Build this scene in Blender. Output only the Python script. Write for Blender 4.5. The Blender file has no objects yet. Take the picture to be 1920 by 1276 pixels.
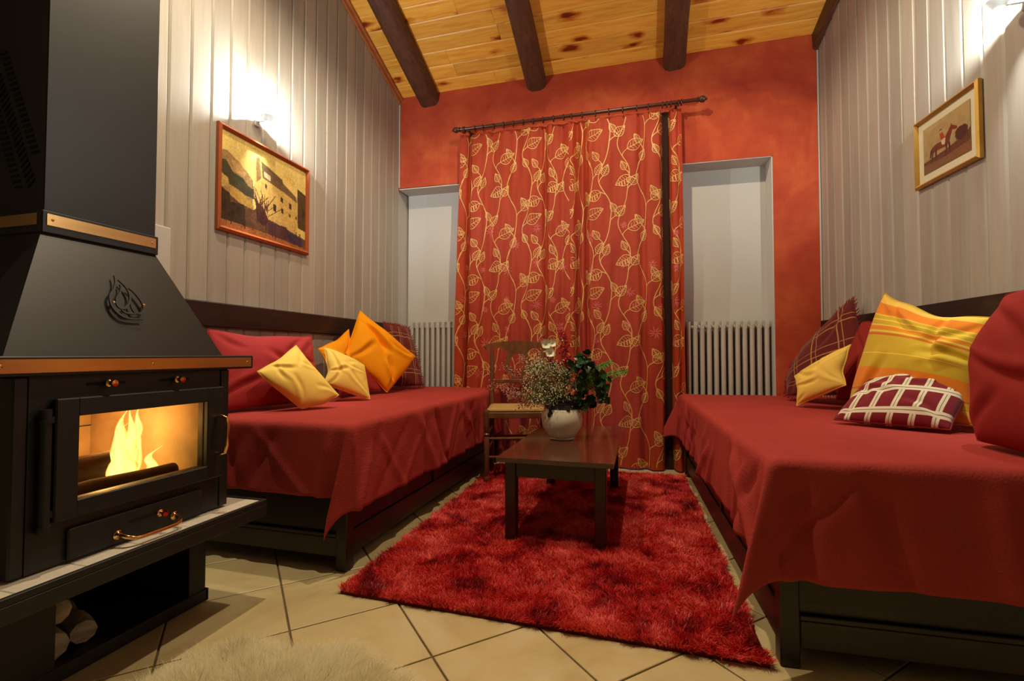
import bpy, bmesh, math, random
import numpy as np
from mathutils import Vector, Matrix
random.seed(7); rng = np.random.default_rng(7)
PI = math.pi
SC = bpy.context.scene
COL = SC.collection

# ------------------------------------------------------------------ camera
cam_d = bpy.data.cameras.new('camera'); cam = bpy.data.objects.new('camera', cam_d); COL.objects.link(cam)
cam_d.sensor_fit = 'HORIZONTAL'; cam_d.sensor_width = 36.0; cam_d.lens = 900.0/1920.0*36.0
cam_d.clip_start = 0.02; cam_d.clip_end = 60
_yaw, _pit = math.radians(15.4), math.radians(1.65)
_fw = Vector((-math.sin(_yaw)*math.cos(_pit), math.cos(_yaw)*math.cos(_pit), math.sin(_pit)))
cam.location = (0, 0, 0.85); cam.rotation_euler = _fw.to_track_quat('-Z', 'Y').to_euler()
SC.camera = cam

# ------------------------------------------------------------------ world, lights, exposure
SC.view_settings.view_transform = 'Standard'; SC.view_settings.look = 'None'
SC.view_settings.gamma = 1.0; SC.view_settings.use_curve_mapping = False
SC.view_settings.exposure = 0.1
W = bpy.data.worlds.new('dusk'); SC.world = W; W.use_nodes = True
W.node_tree.nodes['Background'].inputs[0].default_value = (0.10, 0.22, 1.0, 1)   # blue hour outside the window
W.node_tree.nodes['Background'].inputs[1].default_value = 2.2
def lamp(name, loc, watts, col, rad, kind='POINT', rot=None, spot=None, blend=.4, size=None):
    d = bpy.data.lights.new(name, kind); d.energy = watts; d.color = col
    if kind in ('POINT', 'SPOT'): d.shadow_soft_size = rad
    if kind == 'SPOT': d.spot_size = spot; d.spot_blend = blend
    o = bpy.data.objects.new(name, d); COL.objects.link(o); o.location = loc
    if rot: o.rotation_euler = rot
    return o
SC_L = Vector((-1.955, 2.12, 2.150)); SC_R = Vector((1.228, 2.075, 2.125))      # wall sconces
CL_A = Vector((-1.22, 1.32, 3.70)); CL_B = Vector((-.30, 2.00, 3.45))        # spots on the beams above, out of frame
lamp('sconce_left_bulb', SC_L, 42, (0.97, 1.0, 0.95), .008)
lamp('sconce_right_bulb', SC_R, 33, (0.97, 1.0, 0.95), .008)
lamp('ceiling_bulb_a', CL_A - Vector((0, 0, .03)), 140, (1.0, 0.82, 0.56), .02, 'SPOT', (0, 0, 0), math.radians(124), .6)
lamp('ceiling_bulb_b', CL_B - Vector((0, 0, .03)), 120, (1.0, 0.82, 0.56), .03, 'SPOT', (0, 0, 0), math.radians(150), .35)
lamp('fire_light', (-1.56, 1.10, 0.60), 4, (1.0, 0.55, 0.18), .05)

# ------------------------------------------------------------------ materials
def new_mat(name):
    m = bpy.data.materials.new(name); m.use_nodes = True; nt = m.node_tree
    return m, nt, nt.nodes['Principled BSDF']
def setin(n, k, v):
    if k in n.inputs: n.inputs[k].default_value = v
def c4(c): return (c[0], c[1], c[2], 1.0)
def coords(nt, kind='Object', scale=(1, 1, 1)):
    tc = nt.nodes.new('ShaderNodeTexCoord'); mp = nt.nodes.new('ShaderNodeMapping')
    mp.inputs['Scale'].default_value = scale
    nt.links.new(tc.outputs[kind], mp.inputs['Vector']); return mp
def noise(nt, vec, scale, detail=4, rough=.55, dist=0.0):
    n = nt.nodes.new('ShaderNodeTexNoise'); n.inputs['Scale'].default_value = scale
    n.inputs['Detail'].default_value = detail; n.inputs['Roughness'].default_value = rough
    n.inputs['Distortion'].default_value = dist
    nt.links.new(vec.outputs[0], n.inputs['Vector']); return n
def ramp(nt, fac, stops, interp='LINEAR'):
    r = nt.nodes.new('ShaderNodeValToRGB'); r.color_ramp.interpolation = interp
    e = r.color_ramp.elements
    while len(e) > 1: e.remove(e[-1])
    e[0].position = stops[0][0]; e[0].color = c4(stops[0][1])
    for p, c in stops[1:]:
        x = e.new(p); x.color = c4(c)
    nt.links.new(fac, r.inputs[0]); return r
def bump(nt, h, strength, dist, b):
    bn = nt.nodes.new('ShaderNodeBump'); bn.inputs['Strength'].default_value = strength
    bn.inputs['Distance'].default_value = dist
    nt.links.new(h, bn.inputs['Height']); nt.links.new(bn.outputs[0], b.inputs['Normal']); return bn
def simple(name, col, rough=.5, metal=0.0, nscale=6, var=.18, bmp=.0, bscale=60, spec=.5, kind='Object', stretch=(1, 1, 1), sheen=0):
    m, nt, b = new_mat(name)
    mp = coords(nt, kind, stretch); n = noise(nt, mp, nscale)
    lo = tuple(c*(1-var) for c in col); hi = tuple(min(1, c*(1+var)) for c in col)
    r = ramp(nt, n.outputs[0], [(.3, lo), (.7, hi)]); nt.links.new(r.outputs[0], b.inputs['Base Color'])
    setin(b, 'Roughness', rough); setin(b, 'Metallic', metal); setin(b, 'Specular IOR Level', spec)
    if sheen: setin(b, 'Sheen Weight', sheen); setin(b, 'Sheen Roughness', .4); setin(b, 'Sheen Tint', c4(hi))
    if bmp: bump(nt, noise(nt, mp, bscale, 3).outputs[0], bmp, .004, b)
    return m
def rand_wood(name, cols, rough=.45, stretch=(1.2, 14, 14), knots=True, bmp=.1, sc=3.0, coat=0):
    m, nt, b = new_mat(name)
    tc = nt.nodes.new('ShaderNodeTexCoord'); oi = nt.nodes.new('ShaderNodeObjectInfo')
    ml = nt.nodes.new('ShaderNodeMath'); ml.operation = 'MULTIPLY'; ml.inputs[1].default_value = 37.0
    nt.links.new(oi.outputs['Random'], ml.inputs[0])
    ad = nt.nodes.new('ShaderNodeVectorMath'); ad.operation = 'ADD'
    nt.links.new(tc.outputs['Object'], ad.inputs[0]); nt.links.new(ml.outputs[0], ad.inputs[1])
    mp = nt.nodes.new('ShaderNodeMapping'); mp.inputs['Scale'].default_value = stretch
    nt.links.new(ad.outputs[0], mp.inputs[0])
    n = noise(nt, mp, sc, 6, .6, .6)
    r = ramp(nt, n.outputs[0], [(.25, cols[0]), (.5, cols[1]), (.75, cols[2])])
    out = r.outputs[0]
    if knots:
        mk = nt.nodes.new('ShaderNodeMapping'); mk.inputs['Scale'].default_value = knots if isinstance(knots, tuple) else (3.2, 8, 8)
        nt.links.new(ad.outputs[0], mk.inputs[0])
        nz = noise(nt, mk, 2.2, 2)
        mx = nt.nodes.new('ShaderNodeVectorMath'); mx.operation = 'MULTIPLY_ADD'; mx.inputs[1].default_value = (.5, .5, .5)
        nt.links.new(nz.outputs['Color'], mx.inputs[0]); nt.links.new(mk.outputs[0], mx.inputs[2])
        v = nt.nodes.new('ShaderNodeTexVoronoi'); v.inputs['Scale'].default_value = 1.0
        nt.links.new(mx.outputs[0], v.inputs['Vector'])
        kr = ramp(nt, v.outputs['Distance'], [(0.0, (.20, .05, .012)), (.13, (.28, .075, .018)), (.17, (.62, .32, .12)), (.32, (1, 1, 1))])
        mm = nt.nodes.new('ShaderNodeMixRGB'); mm.blend_type = 'MULTIPLY'; mm.inputs[0].default_value = 1
        nt.links.new(out, mm.inputs[1]); nt.links.new(kr.outputs[0], mm.inputs[2]); out = mm.outputs[0]
    # board to board variation
    vr = ramp(nt, oi.outputs['Random'], [(0, (.84, .82, .80)), (1, (1.08, 1.04, 1.0))])
    m2 = nt.nodes.new('ShaderNodeMixRGB'); m2.blend_type = 'MULTIPLY'; m2.inputs[0].default_value = 1
    nt.links.new(out, m2.inputs[1]); nt.links.new(vr.outputs[0], m2.inputs[2])
    nt.links.new(m2.outputs[0], b.inputs['Base Color']); setin(b, 'Roughness', rough)
    if coat: setin(b, 'Coat Weight', coat); setin(b, 'Coat Roughness', .12)
    if bmp: bump(nt, n.outputs[0], bmp, .004, b)
    return m

M = {}
M['board'] = rand_wood('painted_board', [(.355, .33, .285), (.40, .375, .325), (.44, .41, .355)], .42, (10, 10, .8), False, .12)
M['pine'] = rand_wood('varnished_pine', [(.70, .26, .030), (.88, .44, .060), (.95, .58, .11)], .42, (1.2, 16, 16), (3.3, 8.8, 8.8), .03)
M['beam'] = rand_wood('dark_beam', [(.055, .020, .010), (.10, .038, .018), (.15, .060, .030)], .5, (14, 1.2, 14), False, .3)
M['trimwood'] = rand_wood('red_trim_wood', [(.22, .06, .02), (.32, .095, .03), (.40, .13, .04)], .4, (12, 1.2, 12), False, .1)
M['darkwood'] = rand_wood('dark_stained_wood', [(.007, .004, .003), (.016, .007, .005), (.032, .013, .008)], .38, (9, 1.5, 9), False, .15)
M['darkwood_x'] = rand_wood('dark_stained_wood_cross', [(.007, .004, .003), (.016, .007, .005), (.032, .013, .008)], .38, (1.5, 9, 9), False, .15)
M['tabletop'] = rand_wood('polished_table_wood', [(.052, .013, .008), (.075, .018, .010), (.10, .026, .014)], .14, (8, 1.5, 8), False, .02, coat=.6)
M['tableleg'] = rand_wood('table_leg_wood', [(.022, .008, .005), (.032, .012, .008), (.045, .018, .011)], .28, (9, 9, 1.5), False, .05)
M['chairwood'] = rand_wood('walnut_chair_wood', [(.11, .038, .015), (.165, .062, .024), (.22, .09, .036)], .32, (9, 9, 2), False, .05, coat=.2)
M['rodwood'] = simple('dark_rod_wood', (.07, .022, .014), .3)
M['white'] = simple('matte_white_wall', (.60, .59, .56), .8, nscale=2, var=.03, bmp=.05, bscale=90)
M['whitetrim'] = simple('grey_white_trim', (.52, .50, .46), .5, nscale=3, var=.05)
M['black'] = simple('black_stove_steel', (.0125, .0120, .0115), .44, 0.0, nscale=5, var=.12, spec=.5)
M['blackfine'] = simple('matte_black_iron', (.009, .009, .009), .55, 0.0, nscale=8, var=.15)
M['slot'] = simple('dark_slot', (.002, .002, .002), .9, var=.1)
M['brass'] = simple('brushed_brass', (.82, .50, .20), .24, 1.0, nscale=3, var=.12, stretch=(1, 1, 10))
M['brassb'] = simple('polished_brass', (.86, .52, .20), .12, 1.0, nscale=3, var=.05)
M['steel'] = simple('brushed_steel', (.55, .56, .58), .25, 1.0, nscale=3, var=.05)
M['grout'] = simple('floor_grout', (.16, .11, .06), .9, nscale=20)
M['radiator'] = simple('grey_radiator_enamel', (.56, .54, .50), .38, nscale=4, var=.05)
M['glaze'] = simple('cream_glaze', (.80, .79, .60), .14, nscale=9, var=.08)
M['glazedark'] = simple('brown_black_glaze', (.035, .03, .03), .12, nscale=9, var=.3)
M['gold'] = simple('gilt_frame', (.62, .36, .08), .3, .7, nscale=8, var=.15)
M['orangeframe'] = simple('red_brown_frame', (.36, .085, .022), .3, 0, nscale=4, var=.12)
M['mat'] = simple('cream_mat_board', (.66, .62, .44), .8, var=.03)
M['marble'] = simple('travertine_tile', (.70, .64, .53), .5, nscale=30, var=.06, bmp=.1, bscale=60)
M['rush'] = simple('woven_rush', (.50, .31, .10), .75, nscale=4, var=.25, stretch=(1, 20, 20), bmp=.5, bscale=30)
M['stemgreen'] = simple('green_stem', (.10, .14, .03), .6, nscale=30)
M['leafdark'] = simple('dark_green_leaf', (.020, .070, .026), .28, nscale=25, var=.35)
M['fern'] = simple('fresh_fern_green', (.16, .34, .05), .5, nscale=30, var=.25)
M['blossom'] = simple('cream_blossom', (.88, .84, .55), .6, nscale=30, var=.1)
M['petal'] = simple('white_petal', (.93, .93, .75), .5, nscale=30, var=.1)
M['berry'] = simple('crimson_flower', (.42, .012, .035), .5, nscale=60, var=.4)
M['pink'] = simple('pink_heather', (.75, .30, .26), .6, nscale=60, var=.3)
M['twig'] = simple('brown_twig', (.09, .05, .03), .7, nscale=40)
M['bark'] = simple('rough_log_bark', (.05, .025, .012), .9, nscale=14, var=.5, bmp=.8, bscale=25)
M['birch'] = simple('pale_birch_bark', (.42, .36, .27), .85, nscale=12, var=.5, bmp=.6, bscale=25, stretch=(1, 1, 3))
M['wool'] = simple('cream_sheep_wool', (.97, .92, .72), .85, nscale=7, var=.10)
M['windowframe'] = simple('white_window_frame', (.55, .55, .55), .4, var=.04)

def fabric(name, col, rough=.85, var=.08, weave=(400, 400, 400), sheen=.25, bs=.25, nscale=4):
    m, nt, b = new_mat(name)
    mp = coords(nt); n = noise(nt, mp, nscale, 5)
    r = ramp(nt, n.outputs[0], [(.3, tuple(c*(1-var) for c in col)), (.7, tuple(c*(1+var) for c in col))])
    nt.links.new(r.outputs[0], b.inputs['Base Color']); setin(b, 'Roughness', rough)
    setin(b, 'Sheen Weight', sheen); setin(b, 'Sheen Roughness', .4); setin(b, 'Sheen Tint', c4(tuple(min(1, c*1.6) for c in col)))
    setin(b, 'Specular IOR Level', .2)
    mw = coords(nt, 'Object', weave); nw = noise(nt, mw, 1.0, 2); bump(nt, nw.outputs[0], bs, .003, b)
    return m
M['spread'] = fabric('maroon_ribbed_cloth', (.40, .046, .038), weave=(160, 30, 160), bs=.55, sheen=.15)
M['redcush'] = fabric('brick_red_cloth', (.34, .027, .028))
M['redcush2'] = fabric('deep_red_cloth', (.27, .020, .016))
M['yellow'] = fabric('soft_yellow_cloth', (.90, .62, .13), var=.05)
M['orange'] = fabric('bright_orange_cloth', (.98, .36, .004), var=.03)
M['fold_shade'] = fabric('dark_brown_fold_shade', (.035, .012, .008))  # dark cloth colour standing in for shade inside the curtain fold
M['mattress'] = fabric('cream_mattress_ticking', (.6, .55, .45))

def wall_red():
    m, nt, b = new_mat('red_sponged_plaster'); mp = coords(nt)
    n = noise(nt, mp, 2.1, 8, .62, .8); n2 = noise(nt, mp, 9, 5, .6, .4)
    mx = nt.nodes.new('ShaderNodeMath'); mx.operation = 'MULTIPLY_ADD'; mx.inputs[1].default_value = .35
    nt.links.new(n2.outputs[0], mx.inputs[0]); nt.links.new(n.outputs[0], mx.inputs[2])
    r = ramp(nt, mx.outputs[0], [(.45, (.36, .038, .017)), (.68, (.50, .070, .027)), (.90, (.62, .125, .04))])
    nt.links.new(r.outputs[0], b.inputs['Base Color']); setin(b, 'Roughness', .7); setin(b, 'Specular IOR Level', .25)
    bump(nt, noise(nt, mp, 25, 5).outputs[0], .25, .006, b); return m
M['redwall'] = wall_red()
def tile_mat():
    m, nt, b = new_mat('cream_floor_tile'); mp = coords(nt)
    n = noise(nt, mp, 2.6, 7, .6, 1.2); n2 = noise(nt, mp, 30, 4)
    r = ramp(nt, n.outputs[0], [(.30, (.52, .40, .19)), (.5, (.64, .53, .28)), (.72, (.72, .62, .38))])
    oi = nt.nodes.new('ShaderNodeObjectInfo'); vr = ramp(nt, oi.outputs['Random'], [(0, (.92, .90, .86)), (1, (1.03, 1.02, 1.0))])
    mm = nt.nodes.new('ShaderNodeMixRGB'); mm.blend_type = 'MULTIPLY'; mm.inputs[0].default_value = 1
    nt.links.new(r.outputs[0], mm.inputs[1]); nt.links.new(vr.outputs[0], mm.inputs[2])
    nt.links.new(mm.outputs[0], b.inputs['Base Color']); setin(b, 'Roughness', .33); setin(b, 'Specular IOR Level', .4)
    bump(nt, n2.outputs[0], .08, .002, b); return m
M['tile'] = tile_mat()
def curtain_mat():
    m, nt, b = new_mat('russet_silk'); mp = coords(nt, 'Object', (1, 1, .25)); n = noise(nt, mp, 7, 6, .65)
    r = ramp(nt, n.outputs[0], [(.3, (.36, .034, .012)), (.7, (.50, .062, .019))])
    nt.links.new(r.outputs[0], b.inputs['Base Color']); setin(b, 'Roughness', .62); setin(b, 'Specular IOR Level', .3); setin(b, 'Sheen Weight', .04)
    setin(b, 'Sheen Tint', (1, .3, .15, 1))
    mp2 = coords(nt, 'Object', (1, 1, 1.6)); n2 = noise(nt, mp2, 16, 4, .6, .6); bump(nt, n2.outputs[0], .5, .006, b)
    tr = nt.nodes.new('ShaderNodeBsdfTranslucent'); tr.inputs[0].default_value = (.75, .08, .03, 1)
    mix = nt.nodes.new('ShaderNodeMixShader'); mix.inputs[0].default_value = .14
    out = nt.nodes['Material Output']
    nt.links.new(b.outputs[0], mix.inputs[1]); nt.links.new(tr.outputs[0], mix.inputs[2]); nt.links.new(mix.outputs[0], out.inputs[0])
    return m
M['curtain'] = curtain_mat()
M['thread'] = simple('gold_embroidery_thread', (.74, .42, .13), .5, 0, nscale=120, var=.15, sheen=.2)
M['pinkglow'] = simple('pink_sheer_glow', (.62, .12, .10), .6, 0, nscale=120, var=.2)  # painted glow of flowered sheers showing through the curtain
def rug_mat():
    m, nt, b = new_mat('red_shag_pile'); mp = coords(nt); n = noise(nt, mp, 5.0, 4, .6, .5)
    r = ramp(nt, n.outputs[0], [(.38, (.34, .006, .014)), (.48, (.82, .045, .050)), (.60, (.97, .15, .12))])  # mottled reds also paint in the sheen of the leaning pile
    nt.links.new(r.outputs[0], b.inputs['Base Color']); setin(b, 'Roughness', .42); setin(b, 'Specular IOR Level', .45)
    setin(b, 'Sheen Weight', .3); setin(b, 'Sheen Tint', (1, .2, .15, 1)); return m
M['rug'] = rug_mat()
M['rugback'] = fabric('dark_red_rug_edge', (.12, .008, .012))
def glass_mat(name, col=(1, 1, 1), alpha=.12):
    m, nt, b = new_mat(name)
    tp = nt.nodes.new('ShaderNodeBsdfTransparent'); tp.inputs[0].default_value = c4(col)
    gl = nt.nodes.new('ShaderNodeBsdfGlossy'); gl.inputs['Roughness'].default_value = .03
    fr = nt.nodes.new('ShaderNodeFresnel'); fr.inputs[0].default_value = 1.45
    mx = nt.nodes.new('ShaderNodeMixShader'); nt.links.new(fr.outputs[0], mx.inputs[0])
    nt.links.new(tp.outputs[0], mx.inputs[1]); nt.links.new(gl.outputs[0], mx.inputs[2])
    nt.links.new(mx.outputs[0], nt.nodes['Material Output'].inputs[0]); nt.nodes.remove(b); return m
M['glass'] = glass_mat('stove_glass', (.93, .86, .74)); M['pane'] = glass_mat('window_glass')
def frost_mat():
    m, nt, b = new_mat('frosted_white_glass'); setin(b, 'Base Color', (.8, .8, .8, 1)); setin(b, 'Roughness', .5)
    tr = nt.nodes.new('ShaderNodeBsdfTranslucent'); tr.inputs[0].default_value = (.8, .85, .85, 1); mx = nt.nodes.new('ShaderNodeMixShader'); mx.inputs[0].default_value = .10
    nt.links.new(b.outputs[0], mx.inputs[1]); nt.links.new(tr.outputs[0], mx.inputs[2]); nt.links.new(mx.outputs[0], nt.nodes['Material Output'].inputs[0]); return m
M['frost'] = frost_mat()
def emit_mat(name, col, s):
    m, nt, b = new_mat(name); setin(b, 'Base Color', c4(col)); setin(b, 'Emission Color', c4(col)); setin(b, 'Emission Strength', s); return m
M['bulb'] = emit_mat('lit_bulb', (.95, 1, .95), 25)
def flame_mat():
    m, nt, b = new_mat('flame'); nt.nodes.remove(b)
    lw = nt.nodes.new('ShaderNodeLayerWeight'); lw.inputs[0].default_value = .35
    mp = coords(nt, 'Generated', (3, 3, 1.2)); n = noise(nt, mp, 2.5, 4, .6, 1.0)
    sep = nt.nodes.new('ShaderNodeSeparateXYZ'); tc = nt.nodes.new('ShaderNodeTexCoord'); nt.links.new(tc.outputs['Generated'], sep.inputs[0])
    r = ramp(nt, lw.outputs['Facing'], [(0, (1, .88, .34)), (.4, (1, .66, .12)), (.8, (1, .28, .02))])
    em = nt.nodes.new('ShaderNodeEmission'); nt.links.new(r.outputs[0], em.inputs[0]); em.inputs[1].default_value = 2.2
    tp = nt.nodes.new('ShaderNodeBsdfTransparent')
    # alpha: fade at the silhouette, with height and noise
    a1 = nt.nodes.new('ShaderNodeMath'); a1.operation = 'SUBTRACT'; a1.inputs[0].default_value = 1.15; nt.links.new(lw.outputs['Facing'], a1.inputs[1])
    a2 = nt.nodes.new('ShaderNodeMath'); a2.operation = 'MULTIPLY_ADD'; a2.inputs[1].default_value = -.55; a2.inputs[2].default_value = 1.1
    nt.links.new(sep.outputs['Z'], a2.inputs[0])
    a3 = nt.nodes.new('ShaderNodeMath'); a3.operation = 'MULTIPLY'; nt.links.new(a1.outputs[0], a3.inputs[0]); nt.links.new(a2.outputs[0], a3.inputs[1])
    a4 = nt.nodes.new('ShaderNodeMath'); a4.operation = 'MULTIPLY'; a4.use_clamp = True
    nr = ramp(nt, n.outputs[0], [(.3, (.35, .35, .35)), (.6, (1.0, 1.0, 1.0))])
    nt.links.new(a3.outputs[0], a4.inputs[0]); nt.links.new(nr.outputs[0], a4.inputs[1])
    mx = nt.nodes.new('ShaderNodeMixShader'); nt.links.new(a4.outputs[0], mx.inputs[0])
    nt.links.new(tp.outputs[0], mx.inputs[1]); nt.links.new(em.outputs[0], mx.inputs[2])
    nt.links.new(mx.outputs[0], nt.nodes['Material Output'].inputs[0]); return m
M['flame'] = flame_mat()
M['firebrick'] = simple('sooty_firebrick', (.55, .42, .26), .85, nscale=6, var=.35, bmp=.2)
def vcol_mat(name, rough=.5):
    m, nt, b = new_mat(name); a = nt.nodes.new('ShaderNodeVertexColor'); a.layer_name = 'Col'
    nt.links.new(a.outputs[0], b.inputs['Base Color']); setin(b, 'Roughness', rough); return m
M['paint'] = vcol_mat('painted_print', .3)

def uvplaid(name, ustops, vstops, base, rough=.85, mode='over'):
    """stops: lists of (centre, width, colour); lines laid over a base colour along U and V"""
    m, nt, b = new_mat(name); tc = nt.nodes.new('ShaderNodeTexCoord'); sp = nt.nodes.new('ShaderNodeSeparateXYZ')
    nt.links.new(tc.outputs['UV'], sp.inputs[0]); cur = None
    rgb = nt.nodes.new('ShaderNodeRGB'); rgb.outputs[0].default_value = c4(base); cur = rgb.outputs[0]
    for ax, stops in (('X', ustops), ('Y', vstops)):
        for c, w, col in stops:
            s = nt.nodes.new('ShaderNodeMath'); s.operation = 'SUBTRACT'; s.inputs[1].default_value = c; nt.links.new(sp.outputs[ax], s.inputs[0])
            a = nt.nodes.new('ShaderNodeMath'); a.operation = 'ABSOLUTE'; nt.links.new(s.outputs[0], a.inputs[0])
            l = nt.nodes.new('ShaderNodeMath'); l.operation = 'LESS_THAN'; l.inputs[1].default_value = w/2; nt.links.new(a.outputs[0], l.inputs[0])
            mx = nt.nodes.new('ShaderNodeMixRGB'); nt.links.new(l.outputs[0], mx.inputs[0]); nt.links.new(cur, mx.inputs[1]); mx.inputs[2].default_value = c4(col); cur = mx.outputs[0]
    nt.links.new(cur, b.inputs['Base Color']); setin(b, 'Roughness', rough); setin(b, 'Specular IOR Level', .2); setin(b, 'Sheen Weight', .2)
    mw = coords(nt, 'Object', (300, 300, 300)); bump(nt, noise(nt, mw, 1, 2).outputs[0], .2, .003, b); return m
GOLDL = (.42, .22, .06)
M['tartan'] = uvplaid('dark_red_tartan', [(.22, .012, GOLDL), (.27, .008, GOLDL), (.50, .016, GOLDL), (.56, .008, GOLDL), (.82, .012, GOLDL), (.87, .008, GOLDL)],
                      [(.18, .010, GOLDL), (.24, .008, GOLDL), (.46, .014, GOLDL), (.55, .008, GOLDL), (.78, .012, GOLDL), (.84, .008, GOLDL)], (.125, .010, .010))
CR = (.78, .70, .50); BR = (.16, .09, .05)
M['check'] = uvplaid('cream_check_on_dark_red', sum([[(c, .055, CR), (c, .006, BR)] for c in (.12, .31, .50, .69, .88)], []),
                     sum([[(c, .085, CR), (c, .010, BR)] for c in (.14, .50, .84)], []), (.20, .010, .018))
OL = (.60, .40, .02); OR = (.78, .23, .012); YL = (.86, .56, .07); DO = (.60, .14, .012)
M['stripe'] = uvplaid('yellow_orange_stripes', [], [
    (.05, .10, YL), (.14, .07, OL), (.175, .02, DO), (.27, .16, OR), (.36, .02, OL), (.50, .26, OL), (.47, .008, YL), (.635, .02, DO), (.66, .012, YL),
    (.69, .03, OR), (.715, .012, YL), (.74, .02, OL), (.765, .012, YL), (.79, .015, OL), (.81, .01, YL), (.87, .11, OR), (.965, .09, YL)], OL)

# ------------------------------------------------------------------ object helpers
def link(o, parent=None):
    COL.objects.link(o)
    if parent is not None: o.parent = parent
    return o
def wloc(o):
    v = Vector((0, 0, 0))
    while o is not None: v += o.location; o = o.parent
    return v
def tag(o, label=None, cat=None, group=None, kind=None):
    if label: o['label'] = label
    if cat: o['category'] = cat
    if group: o['group'] = group
    if kind: o['kind'] = kind
    return o
def thing(name, label, cat, loc=(0, 0, 0), rz=0.0, group=None):
    o = bpy.data.objects.new(name, None); o.empty_display_size = .05; o.location = loc; o.rotation_euler = (0, 0, rz)
    return tag(link(o), label, cat, group)
def raw(name, verts, faces, mat, parent=None, smooth=False, world=True, uvs=None):
    me = bpy.data.meshes.new(name)
    off = wloc(parent) if (parent is not None and world) else Vector((0, 0, 0))
    V = np.asarray(verts, dtype=float) - np.array(off)
    me.from_pydata(V.tolist(), [], [tuple(int(i) for i in f) for f in faces]); me.update()
    if mat is not None: me.materials.append(mat)
    if smooth: me.polygons.foreach_set('use_smooth', [True]*len(me.polygons))
    if uvs is not None:
        ul = me.uv_layers.new(name='UVMap'); idx = np.empty(len(me.loops), dtype=np.int32); me.loops.foreach_get('vertex_index', idx)
        ul.data.foreach_set('uv', np.asarray(uvs, dtype=np.float32)[idx].ravel())
    return link(bpy.data.objects.new(name, me), parent)
class MB:
    def __init__(s): s.v = []; s.f = []
    def add(s, V, F):
        o = len(s.v); s.v += [tuple(map(float, p)) for p in V]; s.f += [tuple(i+o for i in f) for f in F]; return s
    def box(s, a, b, ch=0.0, R=None, c=None):
        a = np.array(a, float); b = np.array(b, float)
        lo, hi = np.minimum(a, b), np.maximum(a, b)
        if ch <= 0:
            V = [(x, y, z) for z in (lo[2], hi[2]) for y in (lo[1], hi[1]) for x in (lo[0], hi[0])]
            F = [(0, 2, 3, 1), (4, 5, 7, 6), (0, 1, 5, 4), (2, 6, 7, 3), (0, 4, 6, 2), (1, 3, 7, 5)]
        else:
            bm = bmesh.new(); bmesh.ops.create_cube(bm, size=1)
            for v in bm.verts: v.co = Vector([(lo[i]+hi[i])/2 + v.co[i]*(hi[i]-lo[i]) for i in range(3)])
            bmesh.ops.bevel(bm, geom=bm.edges[:], offset=min(ch, *(.45*(hi-lo))), segments=1, affect='EDGES')
            bm.verts.index_update(); V = [tuple(v.co) for v in bm.verts]; F = [tuple(v.index for v in f.verts) for f in bm.faces]; bm.free()
        if R is not None:
            c = Vector(c) if c is not None else Vector((lo+hi)/2); V = [tuple(R @ (Vector(p)-c) + c) for p in V]
        return s.add(V, F)
    def tube(s, pts, rad, n=8, cap=True):
        P = [Vector(p) for p in pts]; m = len(P); rr = rad if hasattr(rad, '__len__') else [rad]*m
        V = []; F = []; prev = None
        for i in range(m):
            t = (P[min(i+1, m-1)] - P[max(i-1, 0)])
            t = t.normalized() if t.length > 1e-9 else Vector((0, 0, 1))
            if prev is None: ref = Vector((0, 0, 1)) if abs(t.z) < .9 else Vector((1, 0, 0)); u = t.cross(ref).normalized()
            else: u = (prev - t*prev.dot(t)); u = u.normalized() if u.length > 1e-6 else prev
            prev = u; w = t.cross(u)
            for k in range(n):
                a = 2*PI*k/n; V.append(P[i] + (u*math.cos(a)+w*math.sin(a))*rr[i])
        for i in range(m-1):
            for k in range(n):
                F.append((i*n+k, i*n+(k+1) % n, (i+1)*n+(k+1) % n, (i+1)*n+k))
        if cap: F.append(tuple(range(n-1, -1, -1))); F.append(tuple((m-1)*n+k for k in range(n)))
        return s.add(V, F)
    def lathe(s, prof, n=24, c=(0, 0, 0), R=None):
        V = []; F = []; c = Vector(c)
        for r, z in prof:
            for k in range(n):
                p = Vector((r*math.cos(2*PI*k/n), r*math.sin(2*PI*k/n), z)); V.append((R @ p if R is not None else p)+c)
        for i in range(len(prof)-1):
            for k in range(n): F.append((i*n+k, i*n+(k+1) % n, (i+1)*n+(k+1) % n, (i+1)*n+k))
        F.append(tuple(range(n-1, -1, -1))); F.append(tuple((len(prof)-1)*n+k for k in range(n)))
        return s.add(V, F)
    def ball(s, c, r, n=6, sq=(1, 1, 1)):
        V = []; F = []
        for i in range(1, n):
            th = PI*i/n
            for k in range(n+2): V.append((c[0]+r*sq[0]*math.sin(th)*math.cos(2*PI*k/(n+2)), c[1]+r*sq[1]*math.sin(th)*math.sin(2*PI*k/(n+2)), c[2]+r*sq[2]*math.cos(th)))
        q = n+2; V.append((c[0], c[1], c[2]+r*sq[2])); V.append((c[0], c[1], c[2]-r*sq[2])); T = len(V)-2
        for k in range(q): F.append((T, k, (k+1) % q)); F.append((T+1, (n-2)*q+(k+1) % q, (n-2)*q+k))
        for i in range(n-2):
            for k in range(q): F.append((i*q+k, (i+1)*q+k, (i+1)*q+(k+1) % q, i*q+(k+1) % q))
        return s.add(V, F)
    def prism(s, poly, d0, d1):
        """poly: list of 3D points; extruded by vectors d0->d1"""
        n = len(poly); V = [Vector(p)+Vector(d0) for p in poly]+[Vector(p)+Vector(d1) for p in poly]
        F = [tuple(range(n-1, -1, -1)), tuple(range(n, 2*n))]+[(i, (i+1) % n, n+(i+1) % n, n+i) for i in range(n)]
        return s.add(V, F)
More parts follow.
